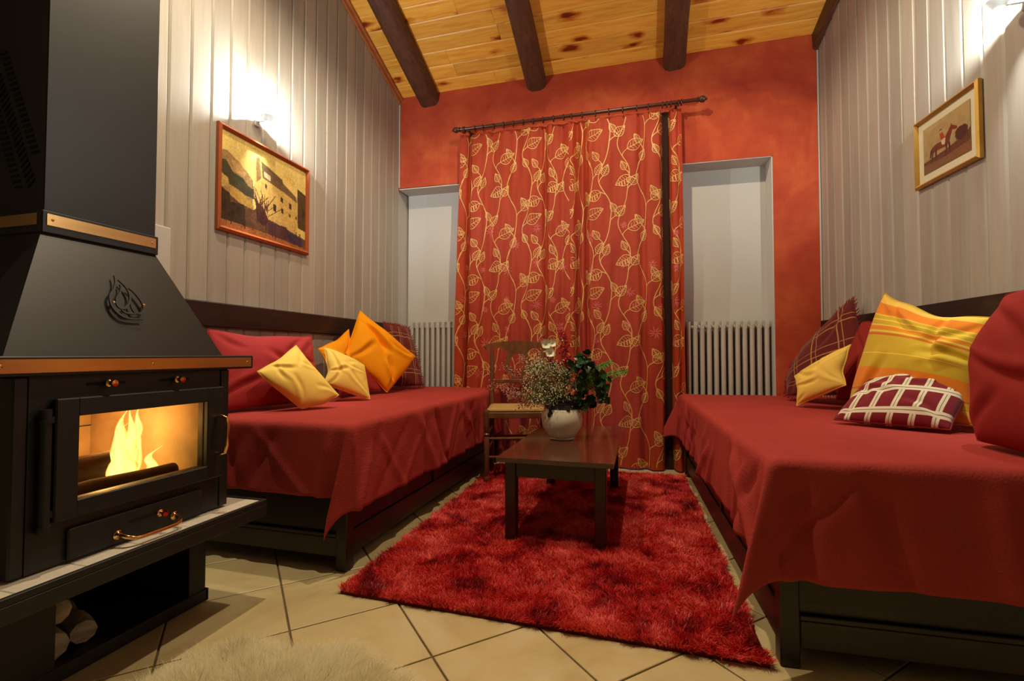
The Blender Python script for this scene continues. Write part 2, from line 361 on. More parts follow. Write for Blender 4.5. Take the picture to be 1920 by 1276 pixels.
    def build(s, name, mat, parent=None, smooth=False, world=True, fix=True):
        o = raw(name, s.v, s.f, mat, parent, False, world)
        if fix:
            bm = bmesh.new(); bm.from_mesh(o.data); bmesh.ops.recalc_face_normals(bm, faces=bm.faces); bm.to_mesh(o.data); bm.free()
        if smooth:
            o.data.polygons.foreach_set('use_smooth', [True]*len(o.data.polygons))
            try: o.data.set_sharp_from_angle(angle=math.radians(40))
            except Exception: pass
        return o
def box(name, a, b, mat, parent=None, ch=0.0, world=True): return MB().box(a, b, ch).build(name, mat, parent, world=world)

# ------------------------------------------------------------------ room constants
XL, YB, Y0, YN = -2.03, 3.70, -3.2, -.6     # YN: pieces are built singly up to here
SL = 0.0857
def xr(y): return 1.172 + (YB-y)*SL
ZC, SZ = 3.062, 0.38
def zc(y): return ZC + SZ*(YB-y)
AR = math.atan(SL)                        # right wall turned in plan

# ================================================================== SETTING
# floor slab and tiles
fl = tag(box('floor', (XL-.1, Y0-.1, -.12), (2.0, YB+.42, -.006), M['grout']), kind='structure')
def clip(poly, room):
    out = poly
    for i in range(len(room)):
        a, b = room[i], room[(i+1) % len(room)]; inp, out = out, []
        side = lambda p: (b[0]-a[0])*(p[1]-a[1])-(b[1]-a[1])*(p[0]-a[0])
        for j in range(len(inp)):
            p, q = inp[j], inp[(j+1) % len(inp)]; sp, sq = side(p), side(q)
            if sp >= 0: out.append(p)
            if sp*sq < 0: t = sp/(sp-sq); out.append((p[0]+(q[0]-p[0])*t, p[1]+(q[1]-p[1])*t))
        if not out: return []
    return out
room = [(XL, YN), (xr(YN), YN), (xr(YB+.3), YB+.28), (XL, YB+.28)]
PT = .338; g = .0032; c45 = math.cos(PI/4)
tmesh = {}
for i in range(-14, 15):
    for j in range(-14, 15):
        a0, b0 = i*PT+g, j*PT+g; a1, b1 = (i+1)*PT-g, (j+1)*PT-g
        P = [(-1.06+(a-b)*c45, 1.268+(a+b)*c45) for a, b in ((a0, b0), (a1, b0), (a1, b1), (a0, b1))]
        Q = clip(P, room)
        if len(Q) < 3: continue
        n = len(Q); area = abs(sum(Q[k][0]*Q[(k+1) % n][1]-Q[(k+1) % n][0]*Q[k][1] for k in range(n)))/2
        if area < .002: continue
        cx = sum(p[0] for p in Q)/n; cy = sum(p[1] for p in Q)/n
        I = [(cx+(p[0]-cx)*.988, cy+(p[1]-cy)*.988) for p in Q]
        V = [(p[0], p[1], -.012) for p in Q]+[(p[0], p[1], -.0015) for p in Q]+[(p[0], p[1], 0) for p in I]
        F = [(k, (k+1) % n, n+(k+1) % n, n+k) for k in range(n)]+[(n+k, n+(k+1) % n, 2*n+(k+1) % n, 2*n+k) for k in range(n)]+[tuple(2*n+k for k in range(n))]
        raw('tile', V, F, M['tile'], fl)

# ceiling slab, planks, beams
cl = MB(); T = .10
cl.add([(XL-.1, Y0-.1, zc(Y0-.1)+.016), (2.0, Y0-.1, zc(Y0-.1)+.016), (2.0, YB+.1, zc(YB+.1)+.016), (XL-.1, YB+.1, zc(YB+.1)+.016),
        (XL-.1, Y0-.1, zc(Y0-.1)+T), (2.0, Y0-.1, zc(Y0-.1)+T), (2.0, YB+.1, zc(YB+.1)+T), (XL-.1, YB+.1, zc(YB+.1)+T)],
       [(0, 1, 2, 3), (7, 6, 5, 4), (0, 4, 5, 1), (1, 5, 6, 2), (2, 6, 7, 3), (3, 7, 4, 0)])
ceil = tag(cl.build('ceiling', M['pine']), kind='structure')
pp = .1118; k = 0; yy = YB
while yy > YN:
    y1, y2 = yy-.0006, max(yy-pp+.0006, Y0); cuts = [XL]
    x = XL + random.uniform(.5, 1.7)
    while x < xr(y2)-.2: cuts.append(x); x += random.uniform(1.2, 2.1)
    cuts.append(None)
    for a, b in zip(cuts[:-1], cuts[1:]):
        xa = a+(.0008 if a > XL else 0); e1 = xr(y1) if b is None else b-.0008; e2 = xr(y2) if b is None else b-.0008
        h = .0045; s_ = .006
        V = [(xa, y1, zc(y1)+.014), (e1, y1, zc(y1)+.014), (e2, y2, zc(y2)+.014), (xa, y2, zc(y2)+.014),
             (xa, y1, zc(y1)+h), (e1, y1, zc(y1)+h), (e2, y2, zc(y2)+h), (xa, y2, zc(y2)+h),
             (xa, y1-s_, zc(y1-s_)), (e1, y1-s_, zc(y1-s_)), (e2, y2+s_, zc(y2+s_)), (xa, y2+s_, zc(y2+s_))]
        F = [(0, 1, 2, 3), (8, 11, 10, 9), (4, 5, 1, 0), (5, 6, 2, 1), (6, 7, 3, 2), (7, 4, 0, 3), (4, 8, 9, 5), (6, 10, 11, 7), (5, 9, 10, 6), (4, 7, 11, 8)]
        raw('plank', V, F, M['pine'], ceil)
    yy -= pp
def beam(xc, w, drop, name='beam'):
    r = .045; pts = []
    prof = [(-w/2, 0), (-w/2, -(drop-r)), (-w/2+r*.3, -(drop-r*.35)), (-w/2+r, -drop), (w/2-r, -drop), (w/2-r*.3, -(drop-r*.35)), (w/2, -(drop-r)), (w/2, 0)]
    V = []; F = []; ys = np.linspace(Y0, YB+.03, 22); n = len(prof)
    for y in ys:
        for px_, pz in prof:
            j = .0035
            V.append((xc+px_+random.uniform(-j, j), y, zc(y)-.001+pz+(random.uniform(-j, j) if pz < 0 else 0)))
    for i in range(len(ys)-1):
        for q in range(n): F.append((i*n+q, i*n+(q+1) % n, (i+1)*n+(q+1) % n, (i+1)*n+q))
    F.append(tuple(range(n))); F.append(tuple((len(ys)-1)*n+q for q in range(n-1, -1, -1)))
    o = raw(name, V, F, M['beam'], ceil, True); o.data.set_sharp_from_angle(angle=math.radians(45))
    return o
for xc, w in ((-1.752, .172), (-.818, .155), (.232, .158)): beam(xc, w, .105)

# side walls with boards
def wall_box(name, pts, zt, mat):
    V = [(x, y, -.02) for x, y in pts]+[(x, y, zt(y)) for x, y in pts]; n = len(pts)
    F = [tuple(range(n-1, -1, -1)), tuple(range(n, 2*n))]+[(i, (i+1) % n, n+(i+1) % n, n+i) for i in range(n)]
    m = MB(); m.add(V, F); return tag(m.build(name, mat), kind='structure')
wl = wall_box('wall_left', [(XL-.13, Y0), (XL-.016, Y0), (XL-.016, YB+.3), (XL-.13, YB+.3)], lambda y: zc(y)+.01, M['whitetrim'])
wr = wall_box('wall_right', [(xr(Y0)+.016, Y0), (xr(Y0)+.13, Y0), (xr(YB+.3)+.13, YB+.3), (xr(YB+.3)+.016, YB+.3)], lambda y: zc(y)+.01, M['whitetrim'])
def board(parent, y1, y2, left):
    """y1>y2, plan profile with a V-groove each side"""
    c, d = .0085, .0065
    def P(y, dep, z):
        return (XL-dep, y, z) if left else (xr(y)+dep, y, z)
    pr_ = [(y1, .014), (y1, d), (y1-c, 0), (y2+c, 0), (y2, d), (y2, .014)]
    V = [P(y, dp, .0) for y, dp in pr_]+[P(y, dp, zc(y)) for y, dp in pr_]; n = 6
    F = [tuple(range(n)), tuple(range(2*n-1, n-1, -1))]+[(i, n+i, n+(i+1) % n, (i+1) % n) for i in range(n)]
    if not left: F = [f[::-1] for f in F]
    raw('board', V, F, M['board'], parent)
y = YB
while y > YN: board(wl, y-.0008, max(y-.1095+.0008, Y0), True); y -= .1095
y = YB
while y > YN: board(wr, y-.0008, max(y-.1010+.0008, Y0), False); y -= .1010
tag(box('wall_front', (XL-.1, Y0-.1, 0), (xr(Y0)+.1, Y0, zc(Y0)), M['darkwood']), kind='structure')

# back wall with a wide recess
RX0, RX1, RT0, RD = XL, .880, 2.275, 3.875
wb = MB()
xw = xr(YB)
poly = [(XL-.1, RT0+.006), (XL-.1, ZC+.02), (xw+.1, ZC+.02), (xw+.1, -.02), (RX1, -.02), (RX1, 2.245)]
wb.prism([(x, YB, z) for x, z in poly], (0, 0, 0), (0, .26, 0))
wback = tag(wb.build('wall_back', M['redwall']), kind='structure')
# recess lining (white)
box('recess_panel', (XL, RD, 0), (-1.30, RD+.02, 2.30), M['white'], wback)
box('recess_panel', (.10, RD, 0), (RX1, RD+.02, 2.30), M['white'], wback)
box('recess_panel', (-1.30, RD, 2.12), (.10, RD+.02, 2.30), M['white'], wback)
jm = MB(); jm.box((RX1-.008, YB+.004, 0), (RX1-.0005, RD, 2.245)); jm.build('recess_jamb', M['white'], wback)
jm = MB(); jm.prism([(XL, YB+.004, 2.268), (RX1, YB+.004, 2.240), (RX1, YB+.004, 2.246), (XL, YB+.004, 2.276)], (0, 0, 0), (0, RD-YB-.004, 0)); jm.build('recess_soffit', M['white'], wback)
box('recess_back', (XL-.1, RD+.02, -.02), (-1.30, RD+.1, 2.4), M['white'], wback)
box('recess_back', (.10, RD+.02, -.02), (RX1+.4, RD+.1, 2.4), M['white'], wback)
box('recess_back', (-1.30, RD+.02, 2.12), (.10, RD+.1, 2.4), M['white'], wback)
box('sill', (-1.30, RD-.02, 0), (.10, RD+.1, .06), M['whitetrim'], wback)
# glazed door-window behind the curtain
wd = tag(thing('window_1', None, None, (-.60, RD+.05, 0)), kind='structure')
m = MB()
for a, b in (((-1.30, .06), (-1.23, 2.12)), ((.03, .06), (.10, 2.12)), ((-.64, .06), (-.56, 2.12))): m.box((a[0], RD+.03, a[1]), (b[0], RD+.08, b[1]), .004)
for z0, z1 in ((.06, .16), (2.04, 2.12), (.95, 1.0)): m.box((-1.30, RD+.03, z0), (.10, RD+.08, z1), .004)
m.build('window_frame', M['windowframe'], wd)
for x0, x1 in ((-1.23, -.64), (-.56, .03)):
    for z0, z1 in ((.16, .95), (1.0, 2.04)): box('pane', (x0, RD+.05, z0), (x1, RD+.056, z1), M['pane'], wd)
# edge trims
t1 = MB(); q = .030
for i in range(1):
    V = []
    for y in (Y0, YB-.002):
        V += [(XL+.001, y, zc(y)-.052), (XL+.014, y, zc(y)-.050), (XL+.020, y, zc(y)-.026), (XL+.034, y, zc(y)-.018), (XL+.036, y, zc(y)-.001), (XL+.001, y, zc(y)-.001)]
    n = 6; F = [tuple(range(n)), tuple(range(2*n-1, n-1, -1))]+[(a, n+a, n+(a+1) % n, (a+1) % n) for a in range(n)]
    t1.add(V, F)
tag(t1.build('trim_1', M['trimwood']), kind='structure')
t2 = MB(); V = []
for y in (Y0, YB-.002):
    for dx, dz in ((.001, -.112), (.020, -.112), (.032, -.10), (.036, -.001), (.001, -.001)): V.append((xr(y)-dx, y, zc(y)+dz))
n = 5; t2.add(V, [tuple(range(n)), tuple(range(2*n-1, n-1, -1))]+[(a, n+a, n+(a+1) % n, (a+1) % n) for a in range(n)])
tag(t2.build('trim_2', M['beam']), kind='structure')
tag(MB().box((XL+.0005, YB-.012, 2.28), (XL+.010, YB-.0005, zc(YB)-.055), .002).build('trim_3', M['whitetrim']), kind='structure')
tag(MB().box((xr(YB)-.011, YB-.012, 0), (xr(YB)-.0015, YB-.0005, zc(YB)-.115), .002).build('trim_4', M['whitetrim']), kind='structure')
tag(MB().box((XL+.0008, 1.20, .70), (XL+.028, 1.625, 1.405), .004).build('access_panel', M['whitetrim']), 'white painted boxed panel on the board wall behind the stove flue', 'wall panel')

# ================================================================== LIGHT FITTINGS
def sconce(c, left, label):
    s = 1 if left else -1
    wx = XL if left else xr(c.y)
    t = thing('wall_sconce', label, 'wall lamp', (wx, c.y, c.z-.05), 0, 'wall sconces')
    m = MB(); pr_ = [(.014, -.044), (.0155, -.045), (.035, -.013), (.0335, -.012)]
    V = []; F = []; nn = 24
    for r, z in pr_:
        for k in range(nn): V.append((c.x+r*math.cos(2*PI*k/nn), c.y+r*math.sin(2*PI*k/nn), c.z+z))
    for i in range(3):
        for k in range(nn): F.append((i*nn+k, i*nn+(k+1) % nn, (i+1)*nn+(k+1) % nn, (i+1)*nn+k))
    for k in range(nn): F.append((3*nn+k, 3*nn+(k+1) % nn, (k+1) % nn, k))
    m.add(V, F); m.build('shade', M['frost'], t, True)
    box('wall_plate', (wx+s*.001, c.y-.018, c.z-.060), (wx+s*.010, c.y+.018, c.z-.022), M['whitetrim'], t, .002)
    m = MB(); m.tube([(wx+s*.010, c.y, c.z-.036), (c.x-s*.018, c.y, c.z-.036)], .004); m.build('arm', M['steel'], t)
    m = MB(); m.ball((c.x, c.y, c.z+.018), .007, 8); m.build('bulb', M['bulb'], t, True)
sconce(SC_L, True, 'small steel wall sconce glowing above the painting of old houses')
sconce(SC_R, False, 'small steel wall sconce glowing above the horse rider print')
for c, lab in ((CL_A, 'small spot lamp high under the sloping ceiling above the stove'), (CL_B, 'small spot lamp high under the sloping ceiling above the rug')):
    t = thing('ceiling_spot', lab, 'ceiling lamp', (c.x, c.y, c.z), 0, 'ceiling spots')
    m = MB(); m.lathe([(.008, .04), (.008, zc(c.y)-c.z+.002)], 10, c); m.build('rod', M['steel'], t)
    m = MB(); m.lathe([(.045, .020), (.048, .024), (.02, .05), (.008, .055)], 20, c); m.build('shade', M['steel'], t, True)

# ================================================================== WOOD STOVE
ST = thing('wood_stove', 'black steel wood stove with brass bands, glass door and a burning fire', 'stove', (-1.65, 1.02, .345))
K, BF = M['black'], M['blackfine']
XF = -1.350                                # front plane of body
YA, YZ = .734, 1.309
# body shell built as walls around the firebox
body = MB()
body.box((-1.96, YA, .350), (XF, YA+.03, .800), .004)
body.box((-1.96, YZ-.03, .350), (XF, YZ, .800), .004)
body.box((-1.96, YA+.03, .350), (-1.93, YZ-.03, .800))
body.box((-1.93, YA+.03, .3505), (XF-.021, YZ-.03, .455))
body.box((-1.93, YA+.03, .740), (XF-.021, YZ-.03, .7995))
body.box((XF-.02, YA+.03, .350), (XF-.001, .856, .800)); body.box((XF-.02, 1.213, .350), (XF-.001, YZ-.03, .800)); body.box((XF-.02, .856, .350), (XF-.001, 1.213, .497)); body.box((XF-.02, .856, .702), (XF-.001, 1.213, .800))
body.build('body', K, ST)
box('corner_strip', (XF, 1.276, .352), (XF+.003, 1.306, .798), K, ST, .001)
# firebox lining
fb = MB(); fb.box((-1.90, .80, .455), (-1.885, 1.25, .74)); fb.box((-1.90, .795, .455), (-1.40, .81, .74)); fb.box((-1.90, 1.245, .455), (-1.40, 1.26, .74)); fb.box((-1.90, .80, .455), (-1.40, 1.25, .470)); fb.box((-1.90, .80, .728), (-1.40, 1.25, .739))
fb.build('firebox_lining', M['firebrick'], ST)
m = MB()
for yy in (.95, 1.10): m.box((-1.884, yy-.002, .47), (-1.882, yy+.002, .728))
m.box((-1.884, .81, .60), (-1.882, 1.245, .603)); m.build('brick_joint', M['slot'], ST)
lg = MB(); lg.tube([(-1.43, .82, .487), (-1.432, .95, .491), (-1.434, 1.10, .487), (-1.43, 1.185, .489)], [.022, .024, .022, .021], 10); lg.build('ember_bar', M['bark'], ST, True)
lg = MB(); lg.tube([(-1.56, .84, .50), (-1.60, 1.02, .505), (-1.58, 1.17, .50)], [.028, .032, .027], 10); lg.tube([(-1.67, .90, .51), (-1.55, 1.08, .54)], [.025, .023], 9); lg.build('burning_log', M['bark'], ST, True)
# flame tongues
def flame(c, h, r, lean, seed):
    rr = random.Random(seed); V = []; F = []; nn, mm = 16, 16; ph = [rr.uniform(0, 6.28) for _ in range(4)]
    for i in range(mm+1):
        t = i/mm; rad = r*(math.sin(PI*min(1, (t*.9+.12))**.8))*(1-t)**.55+.001
        ox = lean[0]*t**1.4+.012*math.sin(6*t+ph[0])*t; oy = lean[1]*t**1.4+.016*math.sin(7*t+ph[1])*t
        for k in range(nn):
            a = 2*PI*k/nn; w = 1+.16*math.sin(3*a+5*t+ph[2])+.1*math.sin(5*a-8*t+ph[3])
            V.append((c[0]+ox+rad*w*math.cos(a)*.55, c[1]+oy+rad*w*math.sin(a), c[2]+h*t))
    for i in range(mm):
        for k in range(nn): F.append((i*nn+k, i*nn+(k+1) % nn, (i+1)*nn+(k+1) % nn, (i+1)*nn+k))
    o = raw('flame', V, F, M['flame'], ST, True); return o
for c, h, r, ln, sd in (((-1.54, 1.105, .475), .205, .046, (0, .015), 1), ((-1.52, 1.075, .475), .165, .030, (0, .030), 2), ((-1.55, 1.145, .475), .16, .030, (0, .012), 3),
                        ((-1.50, 1.165, .475), .085, .020, (0, .012), 4), ((-1.53, 1.10, .475), .215, .030, (.01, .030), 5), ((-1.56, 1.135, .53), .16, .020, (0, .060), 6),
                        ((-1.51, 1.095, .475), .13, .034, (0, .005), 7)):
    flame(c, h, r, ln, sd)
# door
DR = MB(); dx0, dx1 = XF+.002, XF+.020
DR.box((dx0, .806, .455), (dx1, .856, .745), .003); DR.box((dx0, 1.213, .455), (dx1, 1.272, .745), .003)
DR.box((dx0, .852, .700), (dx1, 1.217, .745), .003); DR.box((dx0, .852, .455), (dx1, 1.217, .498), .003)
dr = DR.build('door', BF, ST)
box('glass', (XF+.006, .852, .494), (XF+.010, 1.217, .704), M['glass'], dr)
h = MB(); hx = XF+.020
h.tube([(hx, 1.244, .648), (hx+.020, 1.246, .652), (hx+.032, 1.250, .646), (hx+.036, 1.252, .625), (hx+.036, 1.252, .560), (hx+.030, 1.250, .537), (hx+.012, 1.246, .530), (hx, 1.244, .532)], [.006, .006, .0065, .007, .008, .007, .006, .006], 12)
h.build('handle', M['brassb'], dr, True)
hg = MB(); hg.tube([(XF+.014, .789, .455), (XF+.014, .789, .722)], .011, 12); hg.tube([(XF+.014, .789, .440), (XF+.014, .789, .455)], .014, 12); hg.tube([(XF+.014, .789, .690), (XF+.014, .789, .700)], .014, 12)
hg.box((XF, .782, .69), (XF+.016, .812, .705)); hg.box((XF, .782, .47), (XF+.016, .812, .485)); hg.build('hinge', BF, ST, True)
# air slides with brass knobs
for ky in (.927, 1.116):
    box('air_slot', (XF+.001, ky-.045, .772), (XF+.0018, ky+.045, .779), M['slot'], ST)
    m = MB(); R = Matrix.Rotation(PI/2, 3, 'Y')
    m.lathe([(.004, 0), (.004, .006), (.010, .008), (.010, .011), (.006, .014), (.006, .022), (.0085, .024), (.0085, .030), (.003, .0305)], 14, (XF+.001, ky, .7755), R); m.build('air_knob', M['brassb'], ST, True)
# ash drawer
ad = box('ash_drawer', (XF+.001, .843, .352), (XF+.010, 1.207, .430), BF, ST, .003)
m = MB(); R = Matrix.Rotation(PI/2, 3, 'Y'); hx = XF+.010
m.lathe([(.004, 0), (.004, .006), (.010, .009), (.010, .012), (.006, .014), (.006, .022), (.0085, .025), (.0085, .031), (.003, .0315)], 14, (hx, 1.063, .400), R); m.build('knob', M['brassb'], ad, True)
box('damper_slot', (hx+.0003, .985, .396), (hx+.001, 1.06, .403), M['slot'], ad)
m = MB()
for ky in (.955, 1.112):
    m.lathe([(.012, 0), (.012, .003), (.008, .006), (.006, .012)], 14, (hx, ky, .376), R)
m.tube([(hx+.008, .955, .376), (hx+.030, .957, .373), (hx+.042, .972, .366), (hx+.044, .99, .364), (hx+.044, 1.08, .364), (hx+.042, 1.096, .366), (hx+.030, 1.110, .373), (hx+.008, 1.112, .376)], .0055, 12); m.build('handle', M['brassb'], ad, True)
# mantel with brass band
mt = box('mantel', (-1.975, .640, .801), (-1.330, 1.392, .846), K, ST, .003)
box('brass_band', (-1.330, .655, .808), (-1.3275, 1.380, .839), M['brass'], mt)
box('brass_band', (-1.960, .6375, .808), (-1.345, .640, .839), M['brass'], mt)
for sy in (.700, 1.03, 1.362):
    m = MB(); m.ball((-1.3272, sy, .8235), .0042, 8, (.5, 1, 1)); m.build('screw', M['brassb'], mt, True)
# hood
hd = MB(); a = (-1.362, -1.955, .722, 1.292, .8465); b = (-1.503, -1.99, .866, 1.166, 1.168)
hd.add([(a[0], a[2], a[4]), (a[0], a[3], a[4]), (a[1], a[3], a[4]), (a[1], a[2], a[4]), (b[0], b[2], b[4]), (b[0], b[3], b[4]), (b[1], b[3], b[4]), (b[1], b[2], b[4])],
       [(3, 2, 1, 0), (4, 5, 6, 7), (0, 1, 5, 4), (1, 2, 6, 5), (2, 3, 7, 6), (3, 0, 4, 7)])
hood = hd.build('hood', K, ST)
def hp(y, z, o=0.0):  # point on the hood's front plane, pushed out by o
    t = (z-.8465)/(1.168-.8465); return Vector((-1.362+(-1.503+1.362)*t, y, z))+Vector((.9157, 0, .402))*o
def strap(pts, wd, out, th=.004):
    """flat forged strap standing off the hood"""
    P = [Vector((0, y, z)) for y, z in pts]
    # smooth
    Q = []
    for i in range(len(P)-1):
        p0 = P[max(i-1, 0)]; p1 = P[i]; p2 = P[i+1]; p3 = P[min(i+2, len(P)-1)]
        for k in range(5):
            t = k/5; Q.append(.5*((2*p1)+(p2-p0)*t+(2*p0-5*p1+4*p2-p3)*t*t+(3*p1-p0-3*p2+p3)*t**3))
    Q.append(P[-1]); m = MB(); V = []; F = []
    for i, p in enumerate(Q):
        t = (Q[min(i+1, len(Q)-1)]-Q[max(i-1, 0)]).normalized(); nrm = Vector((0, -t.z, t.y)); w = wd*(.35+.65*math.sin(PI*min(1, max(0, (i+1)/(len(Q)+1)))))
        for sgn, oo in ((-1, out), (1, out), (1, out+th), (-1, out+th)):
            r_ = p+nrm*sgn*w/2; V.append(hp(r_.y, r_.z, oo))
    for i in range(len(Q)-1):
        for k in range(4): F.append((i*4+k, i*4+(k+1) % 4, (i+1)*4+(k+1) % 4, (i+1)*4+k))
    F += [(0, 1, 2, 3), tuple((len(Q)-1)*4+k for k in (3, 2, 1, 0))]; m.add(V, F); return m
em = MB()
for pts, w in (([(1.007, 1.068), (1.005, 1.049), (.994, 1.025), (.981, 1.009), (.976, .991), (.978, .973), (.989, .956), (1.005, .947), (1.024, .945), (1.052, .946)], .0068),
               ([(1.014, 1.043), (1.016, 1.036), (1.008, 1.018), (.996, 1.003), (.991, .987), (.994, .976), (1.005, .974), (1.018, .982), (1.030, 1.0), (1.034, 1.019), (1.029, 1.039), (1.014, 1.057)], .0062),
               ([(1.036, 1.036), (1.047, 1.027), (1.058, 1.010), (1.064, .992), (1.062, .976), (1.050, .964), (1.037, .963), (1.029, .972), (1.028, .988)], .0062),
               ([(.998, .969), (1.006, .962), (1.021, .960), (1.040, .962)], .005)):
    s_ = strap(pts, w, .010); em.add(s_.v, s_.f)
emb = em.build('flame_emblem', BF, hood)
for y, z in ((.983, .988), (1.066, .988)):
    m = MB(); p = hp(y, z, .012); m.ball(p, .0048, 8); p2 = hp(y, z, 0); m.tube([p2, p], .0022, 6); m.build('stud', M['brassb'], emb, True)
# flue casing, collar
ch = MB(); ch.box((-2.012, .868, 1.165), (-1.500, 1.164, 3.98), .002); fc = ch.build('flue_casing', K, ST)
cb = MB(); cb.box((-2.012, .862, 1.166), (-1.494, 1.170, 1.224), .002); col = cb.build('collar', K, ST)
box('brass_band', (-1.494, .872, 1.186), (-1.492, 1.160, 1.216), M['brass'], col); box('brass_band', (-2.00, .860, 1.186), (-1.510, .862, 1.216), M['brass'], col)
for sx, sy in ((-1.4918, .884), (-1.4918, 1.148)):
    m = MB(); m.ball((sx, sy, 1.201), .0035, 8, (.5, 1, 1)); m.build('screw', M['brassb'], col, True)
m = MB(); m.ball((-1.522, .8598, 1.201), .0035, 8, (1, .5, 1)); m.build('screw', M['brassb'], col, True)
vt = MB()
for sgn in (1, -1):
    for (x0, z0), (x1, z1), nn, ang, ln in (((-1.668, 1.666), (-1.537, 1.380), 20, 4, .026), ((-1.690, 1.600), (-1.547, 1.299), 22, 38, .030), ((-1.690, 1.508), (-1.598, 1.293), 15, 3, .028)):
        for i in range(nn):
            t = i/(nn-1); x = x0+(x1-x0)*t; z = z0+(z1-z0)*t
            if sgn < 0: x = -3.43-x; 
            an = math.radians(ang)*sgn
            dx, dz = math.cos(an)*ln/2, math.sin(an)*ln/2; w = .0033
            vt.prism([(x-dx, .8675, z-dz-w), (x+dx, .8675, z+dz-w), (x+dx, .8675, z+dz+w), (x-dx, .8675, z-dz+w)], (0, 0, 0), (0, -.0012, 0))
tag(vt.build('vent_slot', M['slot'], fc), kind='stuff')

# hearth bench that carries the stove
HB = thing('hearth_bench', 'black steel hearth bench with pale stone tile top and log niche under the stove', 'hearth', (-1.65, 1.02, 0))
tr = MB(); tr.box((-2.00, .43, .292), (-1.270, 1.400, .331), .002)
tr.box((-1.283, .43, .331), (-1.270, 1.400, .3475), .0015); tr.box((-2.00, 1.388, .331), (-1.283, 1.400, .3475), .0015); tr.box((-2.0, .43, .331), (-1.283, .442, .3475), .0015)
tr.build('tray', BF, HB)
yy = .444; 
while yy < 1.38:
    y2 = min(yy+.135, 1.387)
    for x0, x1 in ((-1.425, -1.285), (-1.567, -1.427), (-1.709, -1.569), (-1.851, -1.711), (-1.993, -1.853)): box('tile', (x0, yy, .331), (x1, y2-.0015, .3445+random.uniform(-.0006, .0006)), M['marble'], HB, .0015)
    yy = y2+.0005
bs = MB()
bs.box((-1.98, .69, .002), (-1.478, .898, .292), .002); bs.box((-1.98, 1.282, .002), (-1.478, 1.342, .292), .002)
bs.box((-1.98, .898, .002), (-1.478, 1.282, .034)); bs.box((-1.98, .898, .034), (-1.95, 1.282, .292)); bs.box((-1.98, .898, .262), (-1.478, 1.282, .292))
bs.build('base', BF, HB)
bs = MB(); bs.box((-1.478, .68, .001), (-1.466, 1.350, .040), .002); bs.box((-1.478, .69, .040), (-1.470, .902, .292), .001); bs.box((-1.478, 1.280, .040), (-1.470, 1.342, .292), .001)
bs.box((-1.98, 1.342, .001), (-1.466, 1.352, .040), .001); bs.build('front_frame', BF, HB)
def logm(p0, p1, r, nm, lab, seed):
    rr = random.Random(seed); m = MB(); P0, P1 = Vector(p0), Vector(p1); pts = []; rad = []
    for i in range(7): t = i/6; pts.append(P0.lerp(P1, t)+Vector((rr.uniform(-.004, .004),)*3)); rad.append(r*(1+rr.uniform(-.08, .08)))
    m.tube(pts, rad, 9); o = m.build(nm, M['birch'], None, True); return tag(o, lab, 'log', 'split logs in the hearth niche')
logm((-1.52, .93, .073), (-1.86, 1.00, .080), .036, 'firewood_log', 'pale birch log at the bottom left of the hearth niche', 3)
logm((-1.54, .955, .150), (-1.84, .94, .150), .034, 'firewood_log', 'pale birch log resting on the other logs in the hearth niche', 4)
logm((-1.53, 1.005, .068), (-1.80, 1.09, .068), .030, 'firewood_log', 'thin pale log at the right of the pile in the hearth niche', 5)

# ================================================================== DAYBEDS
def bed(name, label, loc, rz, wdt, ln, flip):
    """local frame: x 0 = room side, +x*flip towards the wall, y 0 = near end"""
    t = thing(name, label, 'bed', loc, rz); f = flip; D, DX = M['darkwood'], M['darkwood_x']
    def bx(nm, a, b, mat=D, ch=.004): return box(nm, (a[0]*f, a[1], a[2]), (b[0]*f, b[1], b[2]), mat, t, ch, world=False)
    for x0, y0 in ((0, 0), (wdt-.05, 0), (0, ln-.05), (wdt-.05, ln-.05)): bx('post', (x0, y0, 0), (x0+.05, y0+.05, .40))
    for e in (0, 1):
        yb = (lambda a: a) if e == 0 else (lambda a: ln-a)
        bx('end_rail', (.05, yb(.008), .050), (wdt-.05, yb(.034), .128), DX); bx('end_panel', (.05, yb(.018), .140), (wdt-.05, yb(.036), .40), DX)
        bx('end_ledge', (.05, yb(.004), .128), (wdt-.05, yb(.038), .142), DX, .002)
    bx('side_rail', (.008, .05, .050), (.032, ln-.05, .145)); bx('side_rail', (.006, .05, .36), (.034, ln-.05, .40))
    mid = ln*.42
    bx('side_panel', (.018, .05, .145), (.032, mid-.02, .36)); bx('side_panel', (.018, mid+.02, .145), (.032, ln-.05, .36)); bx('stile', (.010, mid-.02, .145), (.034, mid+.02, .36))
    bx('slat_base', (.034, .04, .36), (wdt-.034, ln-.04, .395), DX, 0)
    bx('mattress', (.006, .012, .402), (wdt-.01, ln-.012, .556), M['mattress'], .03)
    return t
B1 = (-1.125, 1.655); W1, L1 = .875, 2.01
bl = bed('daybed', 'dark wood daybed along the left board wall beside the stove', (B1[0], B1[1], 0), 0, W1, L1, -1)
B2 = (.352, 1.478); A2 = math.radians(2.3); W2, L2 = .925, 2.12
brt = bed('daybed', 'dark wood daybed along the right board wall, nearest the camera', (B2[0], B2[1], 0), A2, W2, L2, 1)
